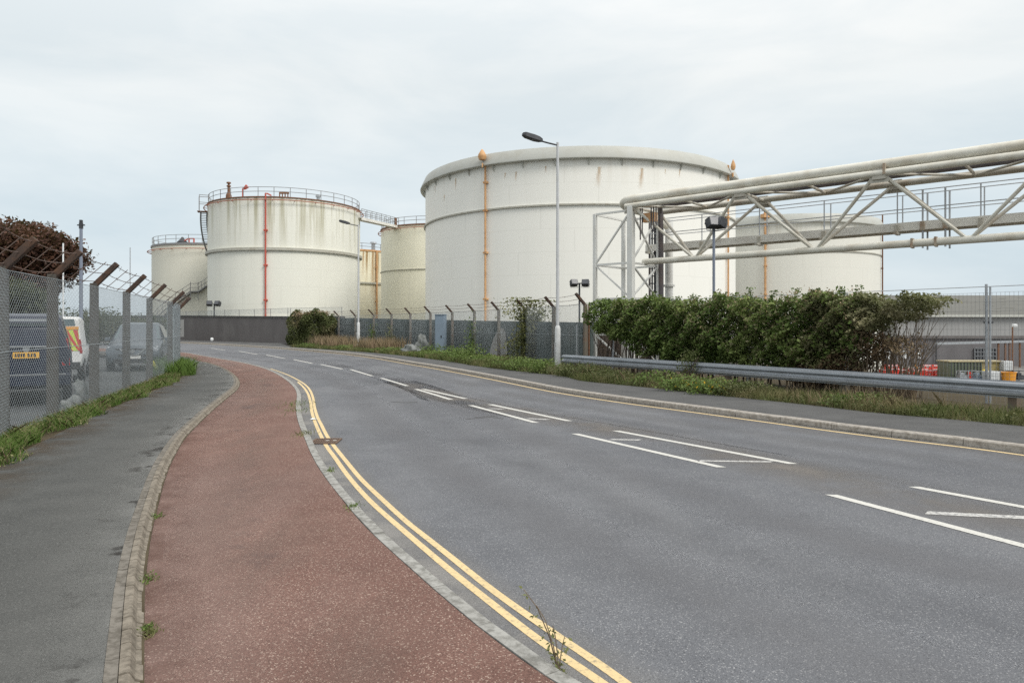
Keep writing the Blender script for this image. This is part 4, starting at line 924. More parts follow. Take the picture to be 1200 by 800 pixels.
for i in range(110):
    q=random.uniform(.2,10.2); o=random.uniform(.9,1.6); a=RF(q,o); zt=random.uniform(1.2,2.2); dx=random.uniform(-.5,.5)
    br_.append(([(a[0],a[1],.05),(a[0]+dx*.3,a[1]+random.uniform(-.2,.2),zt*.5),(a[0]+dx,a[1]+random.uniform(-.3,.3),zt)],random.uniform(.012,.03),.006))
tubes_branch(br_,M_BARK,'stems',hg)
# sprays standing above the hedge
for q,h in ((.2,.2),(1.0,.22),(1.9,.18),(3.2,.38),(3.4,.3),(4.2,.2),(4.9,.25),(5.6,.18),(6.3,.22),(6.8,.36),(7.5,.24),(8.2,.26),(8.8,.2),(9.4,.24),(9.8,.26)):
    P=[]
    for i in range(60): u_=random.random(); a=RF(q+u_*.08+random.gauss(0,.05),1.1+random.gauss(0,.05)); P.append((a[0],a[1],2.22+u_*(h+.05)))
    leaves('shoot',np.array(P),.08,M_HEDGE,hg)
h2=thing('bramble_thicket','olive and brown bramble thicket at the right end of the hedge, leaning over weld mesh','bramble',(*RF(10.2,1.1),.08))
P=hedge_points(15500,9.0,11.9,lambda q:np.interp(q,[9,10.0,10.8,11.4,12.0],[.9,1.35,1.6,1.95,2.1]),lambda q:np.interp(q,[9,10.5,11.6,12.0],[2.44,2.42,2.36,2.3]),.45,1.6,seed=2)
leaves('foliage',P,.075,M_HEDGE2,h2)
P=hedge_points(14000,8.2,11.3,lambda q:np.interp(q,[8,9.6,10.7],[.15,.35,1.0]),lambda q:np.interp(q,[8.,10.,10.7],[1.7,1.8,1.7]),.70,1.5,shell=.4,seed=3,ragged=True)
leaves('dry_foliage',P,.06,M_DRY,h2)
br_=[]
for i in range(210):
    q=random.uniform(8.2,11.2); a=RF(q,random.uniform(.9,1.5)); zt=random.uniform(1.0,2.2); dx=random.uniform(-.4,.7)
    br_.append(([(a[0],a[1],.05),(a[0]+dx*.3,a[1]+random.uniform(-.2,.2),zt*.5),(a[0]+dx*.8,a[1]-dx*.5+random.uniform(-.2,.2),zt)],.011,.004))
tubes_branch(br_,M_STEM,'stems',h2)
def bushcloud(n,c,r,power=.5,seed=None,ztop=None):
    d=rng.normal(size=(n,3)); d/=np.linalg.norm(d,axis=1)[:,None]; u=rng.uniform(0,1,n)**power
    lump=1+.16*np.sin(d[:,0]*5+c[0])*np.cos(d[:,2]*6+c[1])+.12*np.sin(d[:,1]*9+d[:,2]*7+c[0])
    return np.array(c)+d*np.array(r)*(u*lump)[:,None]
def shrub(name,label,cat,x,y,r,zc,n,size,mat,stems=12,group=None,power=.4,zmin=.1):
    t=thing(name,label,cat,(x,y,.08),0,group); P=bushcloud(n,(x,y,zc),r,power); P=P[P[:,2]>zmin]
    leaves('foliage',P,size,mat,t); L=[]
    for i in range(stems):
        a=random.uniform(0,2*PI); e=(x+math.cos(a)*r[0]*.6,y+math.sin(a)*r[1]*.6,zc+random.uniform(-.2,.5)*r[2]); s=(x+math.cos(a)*r[0]*.2,y+math.sin(a)*r[1]*.2,0)
        L.append(([s,tuple((np.array(s)+np.array(e))/2+rng.normal(size=3)*.08),e],.025,.008))
    tubes_branch(L,M_BARK,'stems',t); return t
# roadside bush at the end of the grey wall
bx,by=-15.9,56.2; t=thing('roadside_bush','large bushy shrub with beige seed heads where the grey wall meets the fence','bush',(bx,by,.08))
n_=17000; xx=rng.uniform(-2.25,2.25,n_); zz=rng.uniform(0,1,n_); yy=rng.choice([-1,1],n_,p=[.75,.25])*rng.uniform(0,1,n_)**.35
topz=2.75+.18*np.sin(xx*2.6+1)+.12*np.sin(xx*6.1)-.10*(xx/2.25)**8-.25*np.clip(xx-1.2,0,2); wid=(.95+.18*np.sin(xx*3.3+zz*4)+.15*np.sin(zz*9-xx*2))*np.sqrt(np.clip(1.02-(np.abs(zz-.45)/.58)**4,0,1))
xe=xx*(1+.07*np.sin(zz*11))*(1-.12*zz**3); P=np.stack([bx+xe*.94,by+yy*wid-xx*.28,.1+zz*(topz-.1)],1)
leaves('foliage',P,.14,M_BUSH,t)
P=np.concatenate([bushcloud(500,(bx-.6,by,2.55),(1.2,.9,.3),.5),bushcloud(500,(bx+.5,by-.2,2.6),(1.1,.9,.3),.5)]); leaves('seed_heads',P,.13,M_STRAW,t)
tubes_branch([([(bx+i*.3-1,by,0),(bx+i*.33-1.1,by,1.2),(bx+i*.4-1.3,by+.2,2.4)],.03,.01) for i in range(7)],M_BARK,'stems',t)
# ivy on the fence
iv=FR[10]; t=thing('climbing_ivy','yellow green climber twined up a fence post left of the tall street lamp','climber',(iv[0],iv[1],.08)); P=[]
for i in range(5200):
    z=abs(random.gauss(1.2,.8)); P.append((iv[0]+random.gauss(.3,.40+.14*math.sin(z*3)),iv[1]-.2+random.gauss(0,.15),min(z,2.75)))
for i in range(420): z=random.uniform(1.9,2.9); P.append((iv[0]-.3+random.gauss(.1,.45),iv[1]-.1+random.gauss(0,.3),z))
leaves('foliage',np.array(P),.12,M_IVY,t)
tubes_branch([([(iv[0]+dx,iv[1]-.15,0),(iv[0]+dx*1.5,iv[1]-.2,1.2),(iv[0]+dx*2.2,iv[1]-.15,2.6)],.02,.006) for dx in (-.1,.05,.2,.32)],M_STEM,'stems',t)
for px,Y,h,lab in ((437,50.3,1.5,'green creeper on the cranked post right of the far street lamp'),(458,47.9,1.2,'thin creeper on a fence post left of the pale boulders'),(553,38.0,1.45,'leafy creeper at the foot of a fence post right of the blue cabinet')):
    x=(px-600)/F*Y; t=thing('creeper',lab,'climber',(x,Y,.08)); P=np.stack([x+rng.normal(0,.16,420),Y-.15+rng.normal(0,.12,420),np.abs(rng.normal(.5*h,.4*h,420))],1); leaves('foliage',P,.10,M_WEED if Y!=47.9 else M_IVY,t)
    tubes_branch([([(x,Y-.1,0),(x+.03,Y-.12,h*.6),(x-.02,Y-.1,h)],.015,.006)],M_STEM,'stems',t)
# verge growth: stuff
def along(line,lo,hi,n,wid,zbase=.09,w0=0.0,pw=1.0):
    P=np.array(line); P=P[(P[:,1]>lo)&(P[:,1]<hi)]; d=np.r_[0,np.cumsum(np.linalg.norm(np.diff(P,axis=0),axis=1))]
    s=rng.uniform(0,d[-1],n); x=np.interp(s,d,P[:,0]); y=np.interp(s,d,P[:,1]); i=np.clip(np.searchsorted(d,s),1,len(P)-1); t=(P[i]-P[i-1]); t/=np.linalg.norm(t,axis=1)[:,None]
    o=w0+rng.uniform(0,1,n)**pw*wid*(1+.25*np.sin(s*1.7)+.2*np.sin(s*4.3)); return np.stack([x+t[:,1]*o,y-t[:,0]*o,np.full(n,zbase)],1),s
GA=even(GEW,.3)
Pg,s=along(GA,3,27.5,42000,1.35,.09,-.05)
keep=(np.sin(s*2.1)+np.sin(s*5.3+1)+rng.normal(size=len(s))*.9)>-1.0; Pg=Pg[keep]
tag(arr_mesh('verge_grass',blades(Pg,.20,.004),M_GRASS2,None,5),'rough dull green grass under the crash barrier along the right pavement','grass',None,'stuff')
Pg,s=along(GA,3,24,4500,1.2,.09,.05); Pg=Pg[(np.sin(s*1.3)+rng.normal(size=len(s))*.6)>.2]
tag(arr_mesh('dry_verge_grass',blades(Pg,.34,.005),M_STRAW,None,5),'straw coloured grass stalks under the crash barrier','grass',None,'stuff')
Pg,s=along(GA,26,58,20000,2.3,.09,0,1.2)
tag(arr_mesh('bank_grass',blades(Pg,.22,.012),M_GRASS2,None,5),'grass strip at the foot of the cranked fence','grass',None,'stuff')
Pg,s=along(GA,41,57,5200,2.0,.09,.9); Pg=Pg[(np.sin(s*.9+.5)+rng.normal(size=len(s))*.5)>.1]
tag(arr_mesh('tall_dry_grass',blades(Pg,.8,.013,.2),M_STRAW,None,5),'tall dry pinkish grass in front of the far fence','grass',None,'stuff')
Pg,s=along(GL[3:],3,26.5,46000,.52,.08,-.56); Pg=Pg[(np.sin(s*2.3)+np.sin(s*5.9+1)+rng.normal(size=len(s)))>-1.1]
tag(arr_mesh('path_grass',blades(Pg,.13,.0028,.55),M_GRASS,None,5),'bright green grass along the foot of the left fence','grass',None,'stuff')
Pg,s=along(GL[3:],3,26.5,9000,.6,.08,-.6); Pg[:,2]+=rng.uniform(0,.13,len(s)); Pg=Pg[(np.sin(s*1.7+1)+rng.normal(size=len(s))*.7)>.1]
tag(leaves('path_weeds',Pg,.035,M_IVY),'small leafy weeds and dead leaves in the grass along the left fence','weeds',None,'stuff')
Pg,s=along(GL[3:],3,26.5,5000,.55,.08,-.58)
tag(arr_mesh('dry_path_grass',blades(Pg,.17,.0022,.6),M_STRAW,None,5),'thin straw coloured stalks in the grass along the left fence','grass',None,'stuff')
Pg,s=along(GA,3,27.5,26000,1.25,.09,-.02); hh=np.clip(.14+.11*np.sin(s*1.9)+.08*np.sin(s*4.7+1),.03,.30); Pg[:,2]+=rng.uniform(0,1,len(s))**1.3*hh
tag(leaves('verge_weeds',Pg,.055,M_BUSH),'mixed low weeds and ground cover under the crash barrier','weeds',None,'stuff')
Pg,s=along(GA,24,50,26000,2.2,.09,.05,1.1); hh=np.clip(.12+.16*np.sin(s*1.1+2)+.09*np.sin(s*3.1+1),.02,.35); Pg[:,2]+=rng.uniform(0,1,len(s))**1.2*hh
tag(leaves('bank_weeds',Pg,.085,M_WEED),'mixed leafy weeds along the foot of the dark green wall','weeds',None,'stuff')
Pg,s=along(GL[3:],21,26.8,5000,.9,.08,-.85)
tag(arr_mesh('tall_path_grass',blades(Pg,.42,.006,.4),M_GRASS,None,5),'taller bright grass tuft around the pale gate post','grass',None,'stuff')
# bigger weeds
wl=[(505,417,'wide',.35,M_WEED,'weeds right of the pale boulders by the blue cabinet'),(545,427,'wide',.55,M_WEED,'bright green nettles below the leafy creeper'),(531,424,'wide',.4,M_WEED,'bright weeds at the foot of the blue cabinet'),(566,429,'wide',.4,M_WEED,'weeds left of the pale wall patch'),(592,434,'wide',.4,M_WEED,'weeds just right of the pale wall patch'),(610,437,'wide',.55,M_WEED,'green weeds below the twined climber'),(632,440,'wide',.6,M_WEED,'dark weeds left of the tall lamp base'),
 (668,444,'wide',.5,M_BUSH,'olive weed clump at the left end of the crash barrier'),(690,446,'wide',.55,M_BUSH,'olive weed clump under the first barrier splice'),(715,450,'wide',.45,M_BUSH,'weed clump under the barrier beside the tower foot'),(770,456,'wide',.5,M_WEED,'fresh green weed clump under the barrier below the hedge start'),(805,462,'wide',.45,M_WEED,'yellow flowered weed clump under the barrier'),(838,466,'wide',.45,M_WEED,'second yellow flowered clump under the barrier'),(875,468,'wide',.4,M_BUSH,'leafy clump under the barrier left of the concrete post'),(1012,481,'wide',.3,M_WEED,'spiky green clump in front of the barrier post')]
for i,(px,py,_,h,mt,lab) in enumerate(wl):
    x,y=G(px,py-1.5,.09); y+=.45; x+=.1; sc=1 if y>28 else .75
    t=thing('weed_clump',lab+'','weed',(x,y,.08),0,'weed clumps on the right verge'); P=bushcloud(1300,(x,y,.09+h*.35),(.95*sc,.5*sc,h*(1.25 if y>28 else .5)),.5); P=P[P[:,2]>.1]; leaves('foliage',P,.085 if y>28 else .06,mt,t)
    if 'yellow' in lab: tag(leaves('flowers',bushcloud(45,(x,y-.2,.09+h*.4),(.6,.35,h*.4),.8),.05,M_FLOW,t),kind='stuff')
# bush that hangs over the barrier
x,y=RA+RD*5.9-RN*.05; shrub('bramble','small bramble growing over the middle of the crash barrier','bramble',x,y,(.42,.3,.5),.55,700,.06,M_BUSH,6)
# plants in kerb joints
def kweed(px,py,h,n,mat,lab,sp=.12,z=.05,size=.035):
    x,y=G(px,py,z); t=thing('kerb_weed',lab,'weed',(x,y,z),0,'weeds in the kerb joints'); Pb=np.stack([x+rng.normal(0,sp*.5,n),y+rng.normal(0,sp,n),np.full(n,z)],1)
    tag(arr_mesh('grass',blades(Pb,h*.55,.0025,.7),mat,t,5),kind='stuff'); P=np.stack([x+rng.normal(0,sp*.35,n//2),y+rng.normal(0,sp*.8,n//2),z+np.abs(rng.normal(0,h*.3,n//2))],1); leaves('foliage',P,size*.62,mat,t)
for a in ((347,474,.12,120,M_WEED,'leafy weed on the kerb at the bend of the yellow lines',.35),(349,481,.10,80,M_WEED,'weed tuft right below the bend weed on the kerb',.25),(356,509,.10,90,M_IVY,'yellowing weed on the kerb just above the gully grate',.16),(387,552,.05,50,M_WEED,'small weed on the road edge below the gully grate',.06),(414,594,.05,60,M_WEED,'flat weed on the kerb beside the cycle path',.07),
  (182,606,.06,60,M_WEED,'small weed between path kerb and red surface, farthest one',.06),(170,681,.05,70,M_WEED,'creeping weed on the path kerb, middle one',.06),(169,738,.045,60,M_WEED,'dark green weed on the path kerb, nearest one',.035),(177,743,.045,60,M_IVY,'yellowish weed on the red surface beside the nearest kerb weed',.035)):
    kweed(*a)
x,y=G(655,792,.0); t=thing('roadside_weed','tall spindly weed standing on the kerb by the double yellow lines','weed',(x,y,0)); L=[]; P=[]
for s in ((-.10,.06,.30),(-.03,-.02,.24),(.03,.05,.16),(-.16,.1,.36)):
    L.append(([(x,y,.0),(x+s[0]*.25,y+s[1]*.3,s[2]*.45),(x+s[0]*.6,y+s[1]*.6,s[2]*.8),(x+s[0],y+s[1],s[2])],.0035,.0018))
    for i in range(22): f=random.random(); P.append((x+s[0]*f+random.gauss(0,.012),y+s[1]*f+random.gauss(0,.015),s[2]*f+random.gauss(0,.008)))
tubes_branch(L,M_STEM,'stems',t); leaves('foliage',np.array(P+[(x+random.gauss(0,.03),y+random.gauss(0,.03),.01+random.random()*.03) for _ in range(40)]),.022,M_IVY,t)
# boulders
for px,py,r,lab in ((482,415,(.50,.42,.36),'pale grey boulder lying at the verge edge, the lower of two'),(495,411.5,(.42,.36,.62),'taller pale mottled boulder right beside the lower one')):
    x,y=G(px,py,.09); m=MB(); m.rock((x,y,r[2]*.7),r,px); tag(m.build('boulder',M_STONE,smooth=True),lab,'boulder')
for px,py,r,lab in ((82,482,(.17,.15,.17),'rounded grey stone lying in the grass at the left fence'),(94,474,(.15,.15,.30),'upright pale stone slab behind the rounded stone at the left fence')):
    x,y=G(px,py,.06); m=MB(); m.rock((x-.1,y+.2,r[2]*.75),r,px); tag(m.build('boulder',M_STONE,smooth=True),lab,'boulder')
# trees on the left
def tree(name,label,cat,x,y,th,cr,cz,n,size,mat,lobes=9,group=None,tr=.16):
    t=thing(name,label,cat,(x,y,0),0,group); L=[([(x,y,-.1),(x+.05,y,th*.5),(x,y+.05,th),(x+.1,y,cz)],tr,tr*.4)]; P=[]
    for i in range(lobes):
        d=rng.normal(size=3); d/=np.linalg.norm(d); c=np.array((x,y,cz))+d*np.array(cr)*.62; P.append(bushcloud(n//lobes,c,tuple(np.array(cr)*random.uniform(.36,.52)),.5))
        L.append(([(x,y,th*random.uniform(.6,1)),tuple((np.array((x,y,th))+c)/2+rng.normal(size=3)*.15),tuple(c)],tr*.45,tr*.1))
    P.append(bushcloud(n//5,(x,y,cz),tuple(np.array(cr)*.75),.6)); tubes_branch(L,M_BARK,'trunk',t); leaves('crown',np.concatenate(P),size,mat,t); return t
tree('copper_tree','round copper leaved tree behind the left fence','tree',-24.4,35,2.6,(2.95,2.5,2.2),4.75,46000,.185,M_PURP,26)
tree('pale_tree','pale green small tree under the copper crown behind the left fence','tree',-21.6,31,1.0,(1.9,1.3,1.1),2.6,9000,.13,M_FARG,8,None,.1)
for px,Y,r,h,lab in ((120,60,2.4,3.2,'low dark shrub beyond the car park, nearest the copper tree'),(95,64,3.2,3.6,'wide dark shrub beyond the car park, left of the mast'),(150,66,2.6,3.0,'dark shrub beyond the parked silver car'),(183,70,2.2,2.8,'last dark shrub beyond the car park, next to the grey wall')):
    shrub('far_shrub',lab,'shrub',(px-600)/F*Y,Y,(r,1.5,h*.5),h*.45,2600,.22,M_FARG,6,'dark shrubs beyond the car park')
# masts
X,Y,Z=at(95,266,30); t=thing('camera_mast','grey steel mast with a small camera head behind the left fence','mast',(X,Y,0)); tube_part('pole',[(X,Y,0),(X,Y,Z)],[.085,.06],M_BLUEP,t); m=MB(); m.box((X,Y,Z+.05),(.12,.12,.25)); m.bar((X-.16,Y,Z+.08),(X+.16,Y,Z+.08),.05,.05); m.box((X,Y,Z+.24),(.1,.1,.12)); m.build('camera_head',M_DARK,t)
X,Y,Z=at(74,285,28); m=MB(); m.tube([(X,Y,0),(X,Y,Z)],.028,6); tag(m.build('flag_pole',M_NOTICE),'thin white pole in front of the copper tree','pole')
X,Y,Z=at(152.5,290,60); m=MB(); m.tube([(X,Y,0),(X,Y,Z)],.035,6); tag(m.build('antenna_mast',M_GALV),'very thin antenna mast rising above the parked cars','mast')
# ------------------------------------------------------------------ vehicles
k=N('dark_blue_car_paint'); M_CARB=k.fin(k.mix(k.noise(2),(.008,.013,.032),(.012,.018,.042)),.3,0,.5)
k=N('graphite_car_paint'); M_CARG=k.fin(k.mix(k.noise(2),(.085,.105,.125),(.11,.13,.15)),.3,.2,.5)
M_VANW=paint('van_white',(.72,.73,.72),(.5,.48,.44),.3,.4,scale=1.5)
k=N('car_glass'); M_CARGL=k.fin(k.mix(k.noise(1.5),(.05,.075,.085),(.14,.19,.20)),.12,0,.6)
k=N('car_glass_dark'); M_CARGD=k.fin(k.mix(k.noise(1.5),(.02,.025,.03),(.05,.06,.065)),.12,0,.6)
M_TYRE=paint('tyre',(.02,.02,.02),(.05,.045,.04),.4,.9); M_RIM=paint('wheel_rim',(.35,.36,.38),(.15,.15,.15),.3,.35,.6); M_TRIM=paint('black_trim',(.025,.026,.028),(.06,.06,.06),.3,.6)
M_CHR=paint('chrome_trim',(.6,.62,.64),(.3,.3,.3),.2,.25,.8); M_PLY=paint('yellow_plate',(.75,.42,.05),(.4,.22,.03),.2,.5); M_PLW=paint('white_plate',(.7,.7,.68),(.4,.4,.4),.2,.5); M_LR=paint('red_lamp',(.35,.02,.02),(.2,.01,.01),.2,.25); M_LW=paint('head_lamp',(.6,.63,.66),(.3,.3,.3),.2,.2)
M_BOARD=paint('board_yellow',(.50,.48,.08),(.2,.18,.06),.5,.5,scale=6); M_CHY=paint('chevron_yellow',(.55,.68,.10),(.4,.45,.1),.2,.5); M_CHR_=paint('chevron_red',(.55,.06,.05),(.35,.05,.04),.2,.5); M_CHO=paint('chevron_orange',(.72,.33,.05),(.4,.2,.05),.2,.5)
def sec_ring(y,wb,zb,zm,wm,zr,wr):
    return [(-wb*.9,y,zb),(-wb,y,zb+.12),(-wm,y,(zb+zm)/2+.1),(-wm*.985,y,zm),(-wr,y,zr-.05),(-wr+.1,y,zr),(wr-.1,y,zr),(wr,y,zr-.05),(wm*.985,y,zm),(wm,y,(zb+zm)/2+.1),(wb,y,zb+.12),(wb*.9,y,zb)]
def wheels(t,w,ys,r):
    for yy in ys:
        for s in (-1,1):
            m=MB(); xo=s*(w-.10); m.tube([(xo-.10,yy,r),(xo+.10,yy,r)],r,20); tyre=m.build('wheel',M_TYRE,t,smooth=True,local=True)
            m=MB(); m.tube([(xo+s*.085,yy,r),(xo+s*.108,yy,r)],r*.62,14); m.build('rim',M_RIM,tyre,local=True)
            
def quadpart(name,mat,parent,*pts): m=MB(); m.quad(*pts); return m.build(name,mat,parent,local=True)
def car(label,cat,loc,rz,paintm,secs,w,L,roofz,belt,kind,name='parked_car'):
    t=thing(name,label,cat,loc,rz)
    m=MB(); m.loft([sec_ring(*s) for s in secs]); body=m.build('body',paintm,t,smooth=True,local=True,bevel=.02)
    wheels(t,w,(.85,L-.85),.34)
    return t,body
yaw=.30
# dark blue people carrier, rear towards the camera (local y=0 rear, +y forward)
secs=[(.0,.80,.42,1.02,.86,1.06,.84),(.04,.86,.36,1.08,.90,1.55,.74),(.22,.88,.34,1.08,.92,1.80,.70),(.5,.88,.3,1.06,.92,1.86,.70),(1.6,.88,.28,1.04,.93,1.87,.71),(2.7,.88,.28,1.03,.92,1.80,.70),(3.4,.87,.28,1.02,.91,1.15,.72),(4.1,.84,.3,.95,.88,1.02,.70),(4.45,.74,.35,.75,.78,.80,.60)]
t,b=car('dark blue people carrier parked with its yellow rear plate towards the left fence','car',(-9.72,14.0,0),.56,M_CARB,secs,.92,4.45,1.87,1.06,0); t.scale=(.84,1,1)
quadpart('rear_window',M_CARGL,t,(-.70,.022,1.22),(.70,.022,1.22),(.62,.085,1.66),(-.62,.085,1.66))
m=MB(); m.box((0,.0,1.72),(1.25,.10,.05)); m.build('spoiler',M_CHR,t,local=True)
quadpart('number_plate',M_PLY,t,(-.26,-.055,.96),(.26,-.055,.96),(.26,-.05,1.08),(-.26,-.05,1.08)); m=MB()
for i,(a,wd) in enumerate(((-.20,.035),(-.145,.045),(-.09,.03),(-.04,.04),(.05,.04),(.11,.035),(.17,.045))): m.box((a,-.058,1.02),(wd,.004,.07))
m.build('plate_lettering',M_TRIM,t,local=True)
m=MB(); m.tube([(0,-.005,1.14),(0,-.02,1.14)],.07,16); m.build('badge',M_CHR,t,local=True)
m=MB(); m.box((0,-.02,1.19),(1.3,.03,.03)); m.build('chrome_strip',M_CHR,t,local=True)
m=MB(); m.loft([[(-.9,.05,.35),(-.9,-.06,.4),(-.9,-.07,.62),(-.9,.05,.66)],[(.9,.05,.35),(.9,-.06,.4),(.9,-.07,.62),(.9,.05,.66)]]); bm=m.build('bumper',M_CARB,t,local=True,bevel=.02)
m=MB(); m.box((0,-.072,.63),(1.6,.012,.022)); m.build('bumper_trim',M_CHR,bm,local=True)
for s in (-1,1): quadpart('tail_lamp',M_LR,t,(s*.885,.005,.80),(s*.72,-.005,.80),(s*.68,.035,1.35),(s*.84,.05,1.35))
for s in (-1,1):
    for y0,y1 in ((.35,1.25),(1.33,2.25),(2.33,3.0)): quadpart('side_window',M_CARGD,t,(s*.915,y0,1.12),(s*.915,y1,1.12),(s*.745,y1-.05 if y1<2.9 else y1-.3,1.70),(s*.745,y0+.05,1.70))
# white service van with chevrons
secs=[(.0,.78,.45,1.0,.84,1.84,.74),(.05,.82,.4,1.0,.87,1.90,.74),(1.5,.84,.3,1.0,.88,1.92,.75),(2.6,.84,.3,1.0,.88,1.86,.74),(3.2,.83,.3,1.0,.87,1.15,.72),(3.8,.80,.32,.92,.84,.98,.66),(4.0,.7,.36,.75,.74,.80,.60)]
t,b=car('white service van with red and yellow rear chevrons, parked behind the dark blue car','van',(-12.85,19.5,0),.50,M_VANW,secs,.88,4.0,1.9,1.0,1,'parked_van'); t.scale=(.88,1,.98)
for s in (-1,1): quadpart('rear_window',M_CARGL,t,(s*.06,-.012,1.64),(s*.66,-.012,1.64),(s*.62,-.012,1.83),(s*.06,-.012,1.83))
m=MB(); m.box((0,-.012,1.575),(1.5,.012,.085)); m.build('orange_band',M_CHO,t,local=True)
m=MB(); m.quad((-.8,-.010,.92),(.8,-.010,.92),(.74,-.010,1.52),(-.74,-.010,1.52)); ch=m.build('chevron_panel',M_CHY,t,local=True); m=MB()
for i in range(4):
    for s in (-1,1):
        a=.05+i*.27
        pts=[(a,1.52),(a+.13,1.52),(a+.13+.42,.92),(a+.42,.92)]; pts=[(min(x,.75 if z>1 else .8),z) for x,z in pts]
        m.quad(*[(s*x,-.016,z) for x,z in pts])
m.build('chevron_stripe',M_CHR_,ch,local=True)
m=MB(); m.box((0,-.05,.5),(1.6,.12,.2)); m.build('bumper',M_TRIM,t,local=True,bevel=.02)
for s in (-1,1): quadpart('tail_lamp',M_LR,t,(s*.86,-.013,.85),(s*.78,-.013,.85),(s*.74,-.013,1.25),(s*.81,-.013,1.25))
quadpart('number_plate',M_PLY,t,(-.26,-.115,.44),(.26,-.115,.44),(.26,-.115,.55),(-.26,-.115,.55))
for s in (-1,1): quadpart('side_window',M_CARGD,t,(s*.885,2.0,1.08),(s*.885,3.0,1.08),(s*.76,2.65,1.72),(s*.76,2.0,1.72))
# silver grey crossover facing the camera: local y=0 is the FRONT here
secs=[(.0,.74,.38,.62,.80,.70,.66),(.10,.82,.28,.78,.86,.90,.74),(.9,.86,.26,.98,.89,1.08,.74),(1.25,.87,.26,1.02,.90,1.14,.74),(2.0,.88,.26,1.05,.91,1.68,.66),(2.6,.88,.26,1.06,.91,1.74,.66),(3.6,.88,.28,1.08,.91,1.70,.64),(4.2,.87,.34,1.08,.89,1.20,.70),(4.4,.8,.45,1.0,.84,1.05,.72)]
t,b=car('grey crossover car facing the road with a chrome V grille, behind the left fence','car',(-13.5,24.9,0),.38,M_CARG,secs,.9,4.4,1.74,1.05,2)
quadpart('windscreen',M_CARGL,t,(-.76,1.25,1.125),(.76,1.25,1.125),(.63,1.95,1.64),(-.63,1.95,1.64))
m=MB(); m.loft([[(-.45,-.012,.52),(.45,-.012,.52),(.55,.03,.80),(-.55,.03,.80)],[(-.45,.05,.52),(.45,.05,.52),(.55,.09,.80),(-.55,.09,.80)]]); gr=m.build('grille',M_TRIM,t,local=True)
m=MB(); m.bar((-.40,.0,.80),(-.16,-.03,.58),.05,.05); m.bar((.40,.0,.80),(.16,-.03,.58),.05,.05); m.bar((-.16,-.03,.58),(.16,-.03,.58),.05,.05); m.tube([(0,-.03,.70),(0,-.005,.70)],.075,14); m.build('chrome_vee',M_CHR,gr,local=True)
for s in (-1,1): quadpart('headlight',M_LW,t,(s*.55,.035,.72),(s*.80,.13,.76),(s*.80,.15,.88),(s*.52,.085,.84))
quadpart('number_plate',M_PLW,t,(-.26,-.03,.44),(.26,-.03,.44),(.26,-.03,.55),(-.26,-.03,.55))
m=MB(); m.box((0,-.0,.36),(1.2,.06,.16)); m.build('lower_grille',M_TRIM,t,local=True)
for s in (-1,1): m=MB(); m.box((s*1.0,1.5,1.12),(.18,.10,.13)); m.build('wing_mirror',M_CARG,t,local=True,bevel=.02)
for s in (-1,1): quadpart('side_window',M_CARGD,t,(s*.905,1.6,1.13),(s*.915,3.7,1.14),(s*.69,3.4,1.62),(s*.69,2.1,1.62))
# yellow board leaning in the fence
A_=Vector(at(178.5,423,21.4)); B_=Vector(at(189.5,443,21.4)); t=thing('yellow_board','yellow plastic board leaning behind the left fence near the gate','board',(B_.x,B_.y,.0)); m=MB(); m.bar(A_,B_,.03,.17,up=(0,-1,.2)); m.build('panel',M_BOARD,t); m=MB(); m.bar(A_.lerp(B_,.3)+Vector((0,-.02,0)),A_.lerp(B_,.62)+Vector((0,-.02,0)),.03,.07,up=(0,-1,.2)); m.build('symbol_patch',M_TRIM,t)
M_=0
# ------------------------------------------------------------------ quay yard on the right
ZQ=-4.7
k=N('shed_cladding'); x,y,z=k.xyz()[:3]; fx=k.math('FRACT',k.math('MULTIPLY',x,1.1)); c=k.mix(k.math('MULTIPLY',k.ramp(fx,[(.0,1),(.08,0),(.92,0),(1,1)]),.35),k.mix(k.noise(.3,k.map((1,1,.3)),det=4),(.28,.28,.275),(.36,.36,.355)),(.15,.15,.15)); M_CLAD=k.fin(c,.7,0,.25)
k=N('shed_roof'); x,y,z=k.xyz()[:3]; fx=k.math('FRACT',k.math('MULTIPLY',x,.9)); c=k.mix(k.math('MULTIPLY',k.ramp(fx,[(0,1),(.1,0),(.9,0),(1,1)]),.3),k.mix(k.noise(.12,k.map((1,.4,1)),det=6),(.13,.13,.118),(.20,.197,.18)),(.10,.10,.09)); c=k.mix(k.ramp(k.noise(.5,k.map((1,1.5,1)),det=5),[(.58,0),(.66,.6)]),c,(.085,.08,.065)); M_SROOF=k.fin(c,.9,0,.15)
k=N('shed_concrete'); M_SCON=k.fin(k.mix(k.noise(1,k.map((.6,.6,.12)),det=6),(.12,.115,.12),(.21,.20,.205)),.9,0,.15)
SY=110.0; sx0=60.5; sx1=150
sh=thing('warehouse','long grey quayside warehouse with clad upper wall and low pitched roof','warehouse',(90,SY,ZQ))
zc=EYE+(HZ-395)*SY/F; ze=EYE+(HZ-369)*SY/F
m=MB(); m.box(((sx0+sx1)/2,SY+14,(ZQ+zc)/2),(sx1-sx0,28,zc-ZQ)); m.build('concrete_wall',M_SCON,sh)
m=MB(); m.box(((sx0+sx1)/2,SY+14,(zc+ze)/2+.01),(sx1-sx0+.3,28.3,ze-zc-.02)); m.build('cladding',M_CLAD,sh)
m=MB(); ry=SY+29; rz_=EYE+(HZ-346)*ry/F; z0=ze-.1
m.loft([[(sx0-.5,SY-.7,z0),(sx0-.5,ry,rz_),(sx0-.5,ry+29,z0),],[(sx1,SY-.7,z0),(sx1,ry,rz_),(sx1,ry+29,z0)]]); m.build('roof',M_SROOF,sh)
m=MB(); m.bar((sx0-.6,SY-.8,z0-.05),(sx1,SY-.8,z0-.05),.2,.35); m.build('gutter',M_GIRD,sh)
